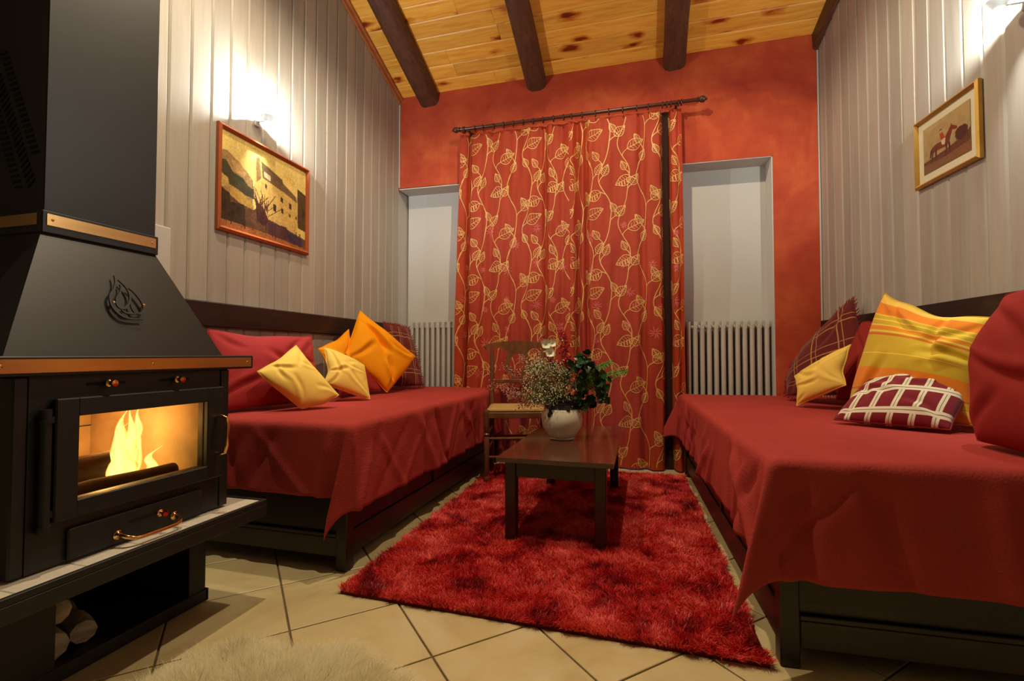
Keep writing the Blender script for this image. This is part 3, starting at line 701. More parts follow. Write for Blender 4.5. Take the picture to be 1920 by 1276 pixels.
# back boards fixed to the walls
m = MB(); m.box((XL+.001, 1.40, .982), (XL+.030, 3.69, 1.103), .006)
bb = m.build('back_board', M['darkwood'], None); tag(bb, 'dark wooden rail fixed along the left board wall above the cushions', 'wall rail', 'dark wall rails behind the daybeds')
m = MB(); x0, y0 = xr(3.66), 3.66; Lb = 2.9; dv = Vector((SL, -1, 0)).normalized(); nv = Vector((-1, -SL, 0)).normalized()
P = [Vector((x0, y0, .935))+nv*.001, Vector((x0, y0, .935))+nv*.030]; P += [P[1]+dv*Lb, P[0]+dv*Lb]
m.prism(P, (0, 0, 0), (0, 0, .140)); bb = m.build('back_board', M['darkwood']); tag(bb, 'dark wooden rail fixed along the right board wall above the cushions', 'wall rail', 'dark wall rails behind the daybeds')

def drape(name, label, loc, rz, w, l, top, dn, df, di, flip, amp_n, amp_f, seed, dn_=(-.8, .6), crown=0.0):
    """bedspread over the box x 0..w, y 0..l ; di hang on room side, dn near end, df far end"""
    rr = np.random.default_rng(seed); step = .0125; R = .028
    us = np.arange(-di, w+1e-6, step); vs = np.arange(-dn, l+df+1e-6, step)
    U, Vv = np.meshgrid(us, vs, indexing='ij')
    a = np.maximum(0, -U); bN = np.maximum(0, -Vv); bF = np.maximum(0, Vv-l)
    def drop(s):   # arc-length to (outward, down) around a rounded edge
        q = R*PI/2; ang = np.clip(s/R, 0, PI/2)
        return np.where(s < q, R*np.sin(ang), R), np.where(s < q, R*(1-np.cos(ang)), R+(s-q))
    X = np.maximum(U, 0); Y = np.clip(Vv, 0, l); b = bN+bF; sg = np.where(bN > 0, -1.0, np.where(bF > 0, 1.0, 0.0))
    r = np.hypot(a, b); th = np.arctan2(b, a); o, d = drop(r)
    am = np.where(bN > 0, amp_n, amp_f)
    pro = am*np.maximum(0, r-.02)*np.abs(np.sin(2*th))**1.2*np.where((a > 0) & (b > 0), 1, 0)
    ca, sa = np.cos(th), np.sin(th)
    X = X - o*ca*(r > 0) + pro*dn_[0]; Y = Y + sg*(o*sa + pro*dn_[1]); Z = top - d
    # gravity shortens where the flap bulges
    Z = Z + pro*.18
    # soft wrinkles on the hanging sides
    ph = rr.uniform(0, 6.28, 8)
    wv = (np.sin(Vv*9+ph[0])+.6*np.sin(Vv*17+ph[1]+U*6)+.45*np.sin(Vv*31+U*14+ph[2]))
    wu = (np.sin(U*8+ph[3])+.6*np.sin(U*15+ph[4]+Vv*5)+.4*np.sin(U*33+ph[5]+Vv*9))
    side = np.clip((a-.05)/.30, 0, 1); end = np.clip((b-.05)/.30, 0, 1)
    only_s = side*(b == 0); X -= (.005*side+ .011*np.clip(side*np.maximum(0, wv*.5+.35), 0, 2))*np.where(b > 0, .4, 1)
    Y += sg*(.005*end + .011*np.clip(end*np.maximum(0, wu*.5+.35), 0, 2))*np.where(a > 0, .4, 1)
    for k in range(26):
        v0 = rr.uniform(-.1, l); sl = rr.uniform(-1.1, 1.1); wd_ = rr.uniform(.016, .040); st_ = rr.uniform(0, .12); am_ = rr.uniform(.35, 1.0)*rr.choice((-1, 1))
        X -= .019*am_*np.exp(-((Vv-v0-sl*a)/wd_)**2)*np.clip((a-st_)/.08, 0, 1)*(b < .02)
    for k in range(9):
        u0 = rr.uniform(0, w); sl = rr.uniform(-1.0, 1.0); wd_ = rr.uniform(.018, .045); am_ = rr.uniform(.35, 1.0)*rr.choice((-1, 1))
        Y += sg*.017*am_*np.exp(-((U-u0-sl*b)/wd_)**2)*np.clip((b-.03)/.08, 0, 1)*(a < .02)
    # diagonal tension creases on room side
    Z += np.where((a == 0) & (b == 0), .0025*np.sin(U*13+Vv*4+ph[6])*np.sin(Vv*5+ph[7])+crown*np.sin(PI*np.clip(Vv/l, 0, 1))*np.sin(PI*np.clip(U/w, 0, 1)*.9+.1), 0)
    Z = np.maximum(Z, .03)
    nu, nv_ = len(us), len(vs); idx = np.arange(nu*nv_).reshape(nu, nv_)
    F = np.stack([idx[:-1, :-1], idx[1:, :-1], idx[1:, 1:], idx[:-1, 1:]], -1).reshape(-1, 4)
    if flip > 0: pass
    V = np.stack([X*flip, Y, Z], -1).reshape(-1, 3)
    o_ = raw(name, V, F if flip > 0 else F[:, ::-1], M['spread'], None, True, False); o_.location = loc; o_.rotation_euler = (0, 0, rz)
    s = o_.modifiers.new('thick', 'SOLIDIFY'); s.thickness = .003; s.offset = 1
    return tag(o_, label, 'bedspread', 'maroon bedspreads')
drape('bedspread', 'maroon ribbed bedspread draped over the left daybed', (B1[0]+.004, B1[1]-.004, 0), 0, W1-.01, L1+.01, .580, .300, .30, .352, -1, .26, .30, 3, (.55, .6))
drape('bedspread', 'maroon ribbed bedspread draped over the right daybed', (B2[0]-.004, B2[1]-.004, 0), A2, W2-.01, L2+.01, .566, .335, .31, .315, 1, .30, .45, 5, (-.85, .45))

# ================================================================== CUSHIONS
def cushion(label, C4, th, mat, seed, group=None, dips=(.05, .05, .05, .05), wr=.006, fringe=None, name='cushion', uvr=0, nc=7):
    """C4: corners 00,10,11,01 (counter-clockwise seen from the room)"""
    rr = np.random.default_rng(seed); N = 56
    c = [np.array(p, float) for p in C4]
    t = np.linspace(-1, 1, N); U, V = np.meshgrid(t, t, indexing='ij')
    # seam outline pulls in (dips: bottom, right, top, left; negative bulges out) between pointed corners
    db, dr_, dt, dl = dips; sh = lambda q: (1-q**2)**1.0
    wob = lambda q, k: 1+.25*np.sin(5*q+k)
    pu = U + sh(V)*wob(V, seed)*(np.clip(-U, 0, 1)**2*dl*2-np.clip(U, 0, 1)**2*dr_*2)
    pv = V + sh(U)*wob(U, seed+2)*(np.clip(-V, 0, 1)**2*db*2-np.clip(V, 0, 1)**2*dt*2)
    a = (pu+1)/2; b = (pv+1)/2
    def P(a, b): return ((1-a)*(1-b))[..., None]*c[0]+(a*(1-b))[..., None]*c[1]+(a*b)[..., None]*c[2]+((1-a)*b)[..., None]*c[3]
    base = P(a, b); nrm = np.cross(c[1]-c[0], c[3]-c[0])+np.cross(c[2]-c[1], c[0]-c[1])*0; nrm = nrm/np.linalg.norm(nrm)
    prof = ((1-U**2)*(1-V**2)); prof = np.clip(prof, 0, 1)**.50; h = th/2*prof
    ph = rr.uniform(0, 6.28, 10)
    W_ = wr*.9*(np.sin(2.6*U+1.7*V+ph[0])+.7*np.sin(-2*U+3.4*V+ph[1]))
    for k in range(nc):        # soft creases run in from the seams
        if k < 4: x0, y0 = ((-1, -1), (1, -1), (1, 1), (-1, 1))[k]; tx, ty = rr.uniform(-.4, .4, 2)
        else:
            e_ = rr.integers(0, 4); q_ = rr.uniform(-.7, .7); x0, y0 = ((q_, -1), (1, q_), (q_, 1), (-1, q_))[e_]; tx, ty = rr.uniform(-.7, .7, 2)
        dx, dy = tx-x0, ty-y0; L_ = math.hypot(dx, dy); dx /= L_; dy /= L_; al = (U-x0)*dx+(V-y0)*dy; ac = -(U-x0)*dy+(V-y0)*dx+.10*np.sin(3*al+ph[k % 10])
        L_ *= rr.uniform(.6, 1.0); en = np.clip(al/.12, 0, 1)*np.clip((L_-al)/.35, 0, 1); w_ = .045+.05*np.clip(al, 0, 1)
        W_ += -wr*2.2*en*np.exp(-(ac/w_)**2)+wr*1.3*en*np.exp(-((ac-1.9*w_)/(w_*1.1))**2)
    top = base+nrm*(h+W_*prof)[..., None]; bot = base-nrm*(h*.9)[..., None]
    Vt = np.concatenate([top.reshape(-1, 3), bot.reshape(-1, 3)]); idx = np.arange(N*N).reshape(N, N)
    q = np.stack([idx[:-1, :-1], idx[1:, :-1], idx[1:, 1:], idx[:-1, 1:]], -1).reshape(-1, 4)
    F = np.concatenate([q, q[:, ::-1]+N*N])
    uu, vv = (U+1)/2, (V+1)/2
    for _ in range(uvr): uu, vv = vv, 1-uu
    uv = np.stack([uu, vv], -1).reshape(-1, 2); uv = np.concatenate([uv, uv])
    ctr = Vt.mean(0); ctr[2] = Vt[:, 2].min()
    root = thing(name, label, 'cushion', tuple(ctr), 0, group)
    o = raw('cover', Vt, F, mat, root, True, True, uv)
    bm = bmesh.new(); bm.from_mesh(o.data); bmesh.ops.remove_doubles(bm, verts=bm.verts, dist=1e-5); bm.to_mesh(o.data); bm.free()
    # seam piping round the edge
    e = [base[i, 0] for i in range(N)]+[base[-1, i] for i in range(1, N)]+[base[i, -1] for i in range(N-2, -1, -1)]+[base[0, i] for i in range(N-2, 0, -1)]
    m = MB(); m.tube([tuple(p) for p in e]+[tuple(e[0])], .0028, 5, False); m.build('seam', mat if fringe is None else mat, root, True)
    if fringe is not None:
        m = MB()
        for i in range(0, len(e), 2):
            p = e[i]; q_ = p-(base[N//2, N//2]); q_ = q_/np.linalg.norm(q_)
            for _ in range(2):
                d = q_*.022+rr.uniform(-.008, .008, 3); m.tube([tuple(p), tuple(p+d)], [.003, .0015], 4)
        tag(m.build('fringe', fringe, root), kind='stuff')
    return root
GL, GR = 'cushions on the left daybed', 'cushions on the right daybed'
cushion('large brick red cushion leaning on the left wall next to the stove', [(-1.84, 1.67, .600), (-1.68, 2.26, .605), (-1.85, 2.36, .955), (-1.955, 1.77, .967)], .145, M['redcush'], 1, GL, (.0, .03, .055, .03), .008)
cushion('small soft yellow cushion in front of the large brick red one', [(-1.575, 1.945, .592), (-1.485, 2.105, .645), (-1.710, 2.065, .895), (-1.725, 1.830, .770)], .12, M['yellow'], 31, GL, (-.04, .02, .03, -.02), .0040)
cushion('small soft yellow cushion leaning beside the orange cushion', [(-1.725, 2.315, .690), (-1.525, 2.455, .592), (-1.625, 2.550, .785), (-1.800, 2.405, .890)], .12, M['yellow'], 3, GL, (-.03, .0, -.05, .08), .004)
cushion('bright orange cushion standing on one corner on the left daybed', [(-1.690, 2.930, .592), (-1.630, 3.220, .840), (-1.915, 2.950, 1.155), (-1.880, 2.725, .835)], .17, M['orange'], 4, GL, (-.02, .02, .0, .03), .010)
cushion('orange cushion half hidden behind the upright orange one', [(-1.86, 2.60, .66), (-1.83, 2.80, .62), (-1.93, 2.84, 1.02), (-1.955, 2.56, .885)], .10, M['orange'], 5, GL)
cushion('brick red cushion wedged behind the orange and yellow cushions', [(-1.775, 2.52, .602), (-1.72, 2.93, .602), (-1.91, 2.99, .90), (-1.93, 2.60, .88)], .10, M['redcush'], 6, GL)
cushion('dark red tartan cushion with fringe at the far end of the left daybed', [(-1.900, 3.180, .615), (-1.660, 3.420, .608), (-1.855, 3.560, 1.060), (-1.965, 3.360, 1.09)], .15, M['tartan'], 7, GL, (.0, -.04, .0, .0), fringe=M['redcush2'])
cushion('dark red tartan cushion with fringe at the far end of the right daybed', [(.835, 3.270, .600), (1.085, 2.900, .640), (1.150, 3.150, 1.160), (.900, 3.370, .790)], .16, M['tartan'], 8, GR, (.0, -.06, -.07, -.03), .007, fringe=M['redcush2'])
cushion('small soft yellow cushion leaning on the dark tartan cushion', [(.777, 2.860, .578), (.945, 2.690, .700), (1.005, 2.785, .900), (.795, 2.960, .730)], .11, M['yellow'], 9, GR, (.02, .08, -.03, .05), .004)
cushion('plain red cushion between the tartan and the striped cushion', [(.99, 2.95, .61), (1.125, 2.60, .61), (1.185, 2.72, .95), (1.120, 2.96, 1.02)], .13, M['redcush2'], 10, GR, (.0, .0, -.05, -.05))
cushion('large yellow and orange striped cushion on the right daybed', [(.870, 2.465, .600), (1.130, 2.085, .598), (1.230, 2.170, .985), (1.055, 2.545, 1.130)], .19, M['stripe'], 11, GR, (.0, .03, .085, -.015), .010)
cushion('dark red cushion with cream check lying in front of the striped one', [(.735, 2.215, .588), (1.030, 2.035, .586), (1.210, 2.190, .790), (.905, 2.330, .745)], .12, M['check'], 12, GR, (.0, .02, -.03, -.02), .005)
cushion('large plain red cushion nearest the camera on the right daybed', [(.975, 1.790, .590), (1.080, 1.370, .595), (1.205, 1.440, 1.06), (1.090, 1.850, 1.035)], .22, M['redcush2'], 13, GR, (-.02, .0, -.03, -.12), .009)

# ================================================================== RUGS
def fur(name, roots, nrm_dir, length, width, mat, parent, curl=.3, z0=.0):
    """blades of five vertices each; nrm_dir (n,3) lean vectors"""
    n = len(roots); ang = rng.uniform(0, 2*PI, n); side = np.stack([np.cos(ang), np.sin(ang), np.zeros(n)], 1)*(width/2)[:, None]
    d = nrm_dir/np.linalg.norm(nrm_dir, axis=1)[:, None]; jit = rng.normal(0, curl, (n, 3)); jit[:, 2] *= .3
    mid = roots+d*length[:, None]*.5; tip = mid+(d+jit)*length[:, None]*.5
    tip[:, 2] = np.maximum(tip[:, 2], z0+.002)
    V = np.stack([roots-side, roots+side, mid-side*.9, mid+side*.9, tip], 1).reshape(-1, 3)
    b = np.arange(n)*5; F3 = np.concatenate([np.stack([b, b+1, b+3], 1), np.stack([b, b+3, b+2], 1), np.stack([b+2, b+3, b+4], 1)])
    me = bpy.data.meshes.new(name); off = np.array(wloc(parent)); V = V-off
    me.vertices.add(len(V)); me.vertices.foreach_set('co', V.astype(np.float32).ravel())
    me.loops.add(F3.size); me.loops.foreach_set('vertex_index', F3.astype(np.int32).ravel())
    me.polygons.add(len(F3)); me.polygons.foreach_set('loop_start', np.arange(0, F3.size, 3, dtype=np.int32))
    me.polygons.foreach_set('loop_total', np.full(len(F3), 3, dtype=np.int32)); me.update(calc_edges=True); me.materials.append(mat)
    return tag(link(bpy.data.objects.new(name, me), parent), kind='stuff')
def vnoise(x, y, sc, seed):
    r2 = np.random.default_rng(seed); G = r2.uniform(-1, 1, (64, 64)); xs = (x*sc) % 63; ys = (y*sc) % 63
    i = xs.astype(int); j = ys.astype(int); fx = xs-i; fy = ys-j; fx = fx*fx*(3-2*fx); fy = fy*fy*(3-2*fy); i2 = (i+1) % 64; j2 = (j+1) % 64
    return (G[i, j]*(1-fx)+G[i2, j]*fx)*(1-fy)+(G[i, j2]*(1-fx)+G[i2, j2]*fx)*fy
RG = thing('shag_rug', 'large red shaggy rug under the coffee table', 'rug', (-.36, 2.5, 0))
RC = [np.array(p) for p in ((-1.045, 1.505), (.322, 1.462), (.262, 3.50), (-1.075, 3.50))]
m = MB(); m.prism([(p[0], p[1], .001) for p in RC], (0, 0, 0), (0, 0, .010)); m.build('backing', M['rugback'], RG)
n = 250000; a = rng.uniform(0, 1, n); b = rng.uniform(0, 1, n)**1.25
Pq = ((1-a)*(1-b))[:, None]*RC[0]+(a*(1-b))[:, None]*RC[1]+(a*b)[:, None]*RC[2]+((1-a)*b)[:, None]*RC[3]
keep = np.ones(n, bool)
roots = np.stack([Pq[:, 0], Pq[:, 1], np.full(n, .009)], 1)
lx = 1.6*vnoise(Pq[:, 0]+5, Pq[:, 1]+5, 7, 1)*.6+1.0*vnoise(Pq[:, 0]+5, Pq[:, 1]+5, 19, 2)+1.1*vnoise(Pq[:, 0]+5, Pq[:, 1]+5, 45, 5); ly = 1.6*vnoise(Pq[:, 0]+5, Pq[:, 1]+5, 7, 3)*.6+1.0*vnoise(Pq[:, 0]+5, Pq[:, 1]+5, 19, 4)+1.1*vnoise(Pq[:, 0]+5, Pq[:, 1]+5, 45, 6)
edge = np.minimum(np.minimum(a, 1-a), np.minimum(b, 1-b)); 
dirs = np.stack([lx*.75+rng.normal(0, .3, n), ly*.75-.1+rng.normal(0, .3, n), np.full(n, 1.0)], 1)
fur('pile', roots, dirs, rng.uniform(.022, .034, n), rng.uniform(.0024, .0046, n), M['rug'], RG, .55)
def wool_mat():
    m = M['wool']; nt = m.node_tree; b = nt.nodes['Principled BSDF']; tr = nt.nodes.new('ShaderNodeBsdfTranslucent'); tr.inputs[0].default_value = (.97, .92, .74, 1)
    mx = nt.nodes.new('ShaderNodeMixShader'); mx.inputs[0].default_value = .60; nt.links.new(b.outputs[0], mx.inputs[1]); nt.links.new(tr.outputs[0], mx.inputs[2]); nt.links.new(mx.outputs[0], nt.nodes['Material Output'].inputs[0])
wool_mat()
SK = thing('sheepskin', 'cream sheepskin rug on the tiles in the foreground', 'rug', (-.85, .75, 0))
def skin_r(t): return 1+.10*math.sin(3*t+.6)+.06*math.sin(5*t+1.1)+.04*math.sin(9*t)
sc0 = np.array((-.82, .755)); rx_, ry_ = .375, .45
pts = [(sc0[0]+rx_*skin_r(t)*math.cos(t), sc0[1]+ry_*skin_r(t)*math.sin(t), .001) for t in np.linspace(0, 2*PI, 48, endpoint=False)]
m = MB(); m.prism(pts, (0, 0, 0), (0, 0, .006)); m.build('hide', M['wool'], SK)
n = 90000; th = rng.uniform(0, 2*PI, n); rr_ = np.sqrt(rng.uniform(0, 1, n)); sr = 1+.10*np.sin(3*th+.6)+.06*np.sin(5*th+1.1)+.04*np.sin(9*th)
Px = sc0[0]+rx_*rr_*sr*np.cos(th); Py = sc0[1]+ry_*rr_*sr*np.sin(th)
roots = np.stack([Px, Py, np.full(n, .006)], 1)
dirs = np.stack([np.cos(th)*(.25+.9*rr_**3)+.7*vnoise(Px+5, Py+5, 22, 11)+.25*rng.normal(0, 1, n), np.sin(th)*(.25+.9*rr_**3)+.7*vnoise(Px+5, Py+5, 22, 12)+.25*rng.normal(0, 1, n), np.full(n, .55)], 1)
fur('wool', roots, dirs, rng.uniform(.045, .075, n), rng.uniform(.0014, .0024, n), M['wool'], SK, .3)

# ================================================================== COFFEE TABLE AND CHAIR
TB = thing('coffee_table', 'low dark polished wood coffee table standing on the red rug', 'table', (-.385, 2.58, .018))
X0, X1, YA_, YB_ = -.640, -.128, 2.055, 3.115
tt = MB(); tt.box((X0, YA_, .372), (X1, YB_, .392), 0); tt.build('tabletop', M['tabletop'], TB)
for x0 in (X0+.032, X1-.082):
    for y0 in (YA_+.032, YB_-.082): box('leg', (x0, y0, .018), (x0+.050, y0+.050, .372), M['tableleg'], TB, .003)
for y0 in (YA_+.040, YB_-.060): box('apron', (X0+.082, y0, .302), (X1-.082, y0+.020, .372), M['tableleg'], TB, .001)
for x0 in (X0+.040, X1-.060): box('apron', (x0, YA_+.082, .302), (x0+.020, YB_-.082, .372), M['tableleg'], TB, .001)

CH = thing('dining_chair', 'brown wooden chair with rush seat standing behind the coffee table', 'chair', (-.845, 3.235, .0), math.radians(17))
CW = M['chairwood']
def cpart(m, nm, mat=CW, par=CH, sm=True): return m.build(nm, mat, par, sm, world=False)
for s in (-1, 1):
    x = s*.185; m = MB()      # rear post: leg and back upright in one
    m.tube([(x, .165, .025), (x, .162, .25), (x, .165, .46), (x, .176, .62), (x, .196, .78), (x*1.02, .210, .885)], [.015, .018, .019, .018, .017, .015], 10); cpart(m, 'rear_post')
    xf = s*.215; m = MB()     # turned front leg
    m.lathe([(.012, .022), (.018, .030), (.019, .045), (.012, .055), (.010, .062), (.017, .075), (.0175, .20), (.018, .31), (.012, .318), (.021, .328), (.012, .338), (.017, .348), (.018, .40), (.020, .455), (.022, .475), (.016, .487)], 16, (xf, -.185, 0)); cpart(m, 'front_leg')
m = MB(); N_ = 18            # crest rail with scrolled ears and shaped lower edge
V = []; F = []
for i in range(N_+1):
    t = -1+2*i/N_; x = t*.245; at = abs(t)
    zt = .950-.030*at**2.2-.010*(at > .9); zb = .893-.045*math.exp(-(t/.40)**4) + (.006 if at < .75 else -.022*math.sin((at-.75)/.25*PI)+.006)
    if at > .97: zt -= .010; zb += .008
    y_ = .212+.014*(1-t*t)+.0
    for dy, z in ((-.010, zb), (.010, zb), (.012, zt), (-.008, zt)): V.append((x, y_+dy, z))
for i in range(N_):
    for k in range(4): F.append((i*4+k, i*4+(k+1) % 4, (i+1)*4+(k+1) % 4, (i+1)*4+k))
F += [(0, 1, 2, 3), tuple(N_*4+k for k in (3, 2, 1, 0))]; m.add(V, F); cpart(m, 'crest_rail')
m = MB(); m.box((-.18, .165, .640), (.18, .183, .668), .004); cpart(m, 'lower_back_rail', sm=False)
def flatcurve(pts, wd, y0, y1, zr):
    V = []; F = []
    for i, (x, z) in enumerate(pts):
        a_ = pts[max(i-1, 0)]; b_ = pts[min(i+1, len(pts)-1)]; t = Vector((b_[0]-a_[0], b_[1]-a_[1])).normalized(); nx, nz = -t.y, t.x
        w = wd[i]/2; f = (z-zr[0])/(zr[1]-zr[0]); yc = y0+(y1-y0)*f
        for sg, dy in ((-1, -.006), (1, -.006), (1, .006), (-1, .006)): V.append((x+nx*sg*w, yc+dy, z+nz*sg*w))
    n = len(pts)
    for i in range(n-1):
        for k in range(4): F.append((i*4+k, i*4+(k+1) % 4, (i+1)*4+(k+1) % 4, (i+1)*4+k))
    F += [(0, 1, 2, 3), tuple((n-1)*4+k for k in (3, 2, 1, 0))]; return V, F
for s in (-1, 1):           # lyre splat halves
    m = MB(); V, F = flatcurve([(s*.022, .664), (s*.030, .69), (s*.058, .725), (s*.078, .77), (s*.070, .815), (s*.052, .85), (s*.060, .885)], [.04, .04, .040, .036, .040, .046, .06], .178, .216, (.66, .89)); m.add(V, F); cpart(m, 'splat')
ms = MB(); V = []; F = []; N_ = 14
for i in range(N_+1):
    for j in range(N_+1):
        u = -1+2*i/N_; v = -1+2*j/N_; wx_ = .212-.022*(v+1)/2; 
        z = .492+.010*(1-max(abs(u), abs(v))**4)-.012*(1-max(abs(u), abs(v)))+.0015*math.sin(40*max(abs(u), abs(v)))
        V.append((u*wx_, v*.178-.010, z))
q = N_+1
for i in range(N_):
    for j in range(N_): F.append((i*q+j, (i+1)*q+j, (i+1)*q+j+1, i*q+j+1))
o_ = raw('rush_seat', V, F, M['rush'], CH, True, False); sd = o_.modifiers.new('t', 'SOLIDIFY'); sd.thickness = .024; sd.offset = -1
m = MB(); m.box((-.205, -.200, .432), (.205, -.184, .470), .003); m.box((-.205, -.185, .432), (-.190, .160, .468), .003); m.box((.190, -.185, .432), (.205, .160, .468), .003); m.box((-.18, .152, .432), (.18, .166, .468), .003); cpart(m, 'seat_rail', sm=False)
for z, yy in ((.30, -.185), (.18, -.185)): m = MB(); m.tube([(-.20, yy, z), (0, yy, z), (.20, yy, z)], [.008, .011, .008], 8); cpart(m, 'stretcher')
for s in (-1, 1):
    for z in (.22, .33): m = MB(); m.tube([(s*.21, -.175, z), (s*.185, .155, z)], .008, 8); cpart(m, 'stretcher')
m = MB(); m.tube([(-.18, .163, .26), (.18, .163, .26)], .008, 8); cpart(m, 'stretcher')

# ================================================================== CURTAIN ROD AND CURTAINS
YR, ZR0, ZR1 = 3.595, 2.672, 2.660
RD_ = thing('curtain_rod', 'dark turned wooden curtain rod with rings on the red wall', 'curtain rod', (-.52, 3.70, 2.66))
def rz_(x): return ZR0+(ZR1-ZR0)*(x+1.465)/1.89
m = MB(); m.tube([(-1.425, YR, rz_(-1.425)), (.375, YR, rz_(.375))], .013, 12); m.build('pole', M['rodwood'], RD_, True)
for s, x in ((-1, -1.425), (1, .375)):
    R = Matrix.Rotation(s*PI/2, 3, 'Y'); m = MB()
    m.lathe([(.013, 0), (.020, .004), (.020, .010), (.013, .014), (.022, .028), (.024, .040), (.020, .052), (.010, .058), (.012, .064), (.004, .070)], 16, (x, YR, rz_(x)), R); m.build('finial', M['rodwood'], RD_, True)
for x in (-1.36, .235):
    m = MB(); m.tube([(x, 3.699, rz_(x)-.012), (x, YR, rz_(x)-.012)], .010, 8); m.lathe([(.024, 0), (.024, .008)], 14, (x, 3.691, rz_(x)-.012), Matrix.Rotation(-PI/2, 3, 'X')); m.build('bracket', M['rodwood'], RD_, True)
for x in [-1.40, -1.39, -1.30, -1.23, -1.14, -1.06, -.98, -.90, -.82, -.74, -.66, -.58, -.52, -.44, -.34, -.24, -.14, -.04, .04, .14, .17, .20, .25, .27]:
    m = MB(); nn = 14; P = [(x+random.uniform(-.002, .002), YR+.021*math.cos(2*PI*k/nn), rz_(x)-.006+.021*math.sin(2*PI*k/nn)) for k in range(nn+1)]; m.tube(P, .0042, 6, False); m.build('ring', M['rodwood'], RD_, True)

def fold_profile(xn_folds, n=400, total=1.0):
    """list of (position, half-width, depth) deep folds plus soft waves -> arrays xn(s), dep(s), s"""
    x = np.linspace(0, 1, n); d = np.zeros(n)
    for p, w, a in xn_folds: d += a*np.exp(-((x-p)/w)**(4 if a > .1 else 2))
    return x, d
def curtain(label, xt0, xt1, xb0, xb1, folds, soft, seed, yoff=0.0, zb=.012):
    x, d = fold_profile(folds); ph = np.random.default_rng(seed).uniform(0, 6.28, 6)
    d = d + soft*(np.sin(2*PI*x*7.5+ph[0])+.6*np.sin(2*PI*x*12.3+ph[1])+.5*np.sin(2*PI*x*3.7+ph[2]))
    wdt = (xt1-xt0+xb1-xb0)/2
    s = np.concatenate([[0], np.cumsum(np.hypot(np.diff(x)*wdt, np.diff(d)))]); Ltot = s[-1]
    zt = lambda xx: rz_(xx)-.026
    def S(sa, v):    # fabric coordinate (metres along, 0..1 down) -> point
        xn = np.interp(sa, s, x); dep = np.interp(sa, s, d)
        X = (xt0+(xt1-xt0)*xn)*(1-v)+(xb0+(xb1-xb0)*xn)*v
        X = X+.006*np.sin(9*v+xn*20+ph[3])*v
        kk = .42+.68*v; Y = YR+.045+yoff+.030*v+dep*kk+.004*np.sin(23*v+xn*31+ph[4])
        ztop = zt(xt0+(xt1-xt0)*xn)-.004*np.abs(np.sin(xn*PI*11)); Z = ztop*(1-v)+zb*v
        return np.stack([X, Y, Z], -1)
    ns, nv_ = 360, 70
    sa, vv = np.meshgrid(np.linspace(0, Ltot, ns), np.linspace(0, 1, nv_), indexing='ij'); P = S(sa, vv)
    idx = np.arange(ns*nv_).reshape(ns, nv_); F = np.stack([idx[:-1, :-1], idx[:-1, 1:], idx[1:, 1:], idx[1:, :-1]], -1).reshape(-1, 4)
    root = thing('curtain', label, 'curtain', (float((xb0+xb1)/2), YR+.05, 0), 0, 'russet leaf curtains')
    raw('cloth', P.reshape(-1, 3), F, M['curtain'], root, True)
    return root, S, Ltot
class Ribbon:
    def __init__(s, S, L, H): s.S, s.L, s.H = S, L, H; s.V = []; s.F = []; s.n = 0
    def line(s, pts, w):
        P = np.array(pts, float)
        if len(P) < 2: return
        T = np.gradient(P, axis=0); T /= (np.linalg.norm(T, axis=1)[:, None]+1e-9); N = np.stack([-T[:, 1], T[:, 0]], 1)
        ww = np.asarray(w)*np.ones(len(P)); A = P+N*ww[:, None]/2; B = P-N*ww[:, None]/2
        def m3(Q):
            e = 1e-3; q = np.clip(Q[:, 0], 0, s.L); v = np.clip(Q[:, 1]/s.H, 0, 1)
            p = s.S(q, v); ds = s.S(np.clip(q+e, 0, s.L), v)-s.S(np.clip(q-e, 0, s.L), v); dv = s.S(q, np.clip(v+e, 0, 1))-s.S(q, np.clip(v-e, 0, 1))
            nr = np.cross(ds, dv); nr /= (np.linalg.norm(nr, axis=1)[:, None]+1e-12); nr *= np.where(nr[:, 1:2] > 0, -1, 1)
            return p+nr*.0022
        inside = (P[:, 0] > .004) & (P[:, 0] < s.L-.004) & (P[:, 1] > .004) & (P[:, 1] < s.H-.004)
        VA, VB = m3(A), m3(B); b = s.n; s.V += VA.tolist()+VB.tolist(); n = len(P)
        for i in range(n-1):
            if inside[i] and inside[i+1]: s.F.append((b+i, b+i+1, b+n+i+1, b+n+i))
        s.n += 2*n
    def leaf(s, x, y, ang, ln, wd, style=0):
        ln *= 1.12; wd *= 1.12
        ca, sa = math.cos(ang), math.sin(ang); R = lambda u, v: (x+u*ca-v*sa, y+u*sa+v*ca)
        t = np.linspace(0, 1, 13); sh = wd*np.sin(PI*t**.8)*(1-.25*t)
        s.line([R(ln*a, b) for a, b in zip(t, sh)], .0052); s.line([R(ln*a, -b) for a, b in zip(t, sh)], .0052)
        s.line([R(ln*a, .06*wd*math.sin(3*a)) for a in np.linspace(-.05, .96, 8)], .0045)
        for q in (.18, .34, .5, .66, .8):
            h = wd*math.sin(PI*q**.8)*(1-.25*q)
            for sg in ((1, -1) if style == 0 else (1,)): s.line([R(ln*q, 0), R(ln*(q+.07), sg*h*.5), R(ln*(q+.11), sg*h*.86)], .0030)
        if style: 
            for q in (.25, .42, .6, .75): s.line([R(ln*q, 0), R(ln*(q+.05), -wd*math.sin(PI*q**.8)*.7)], .009)
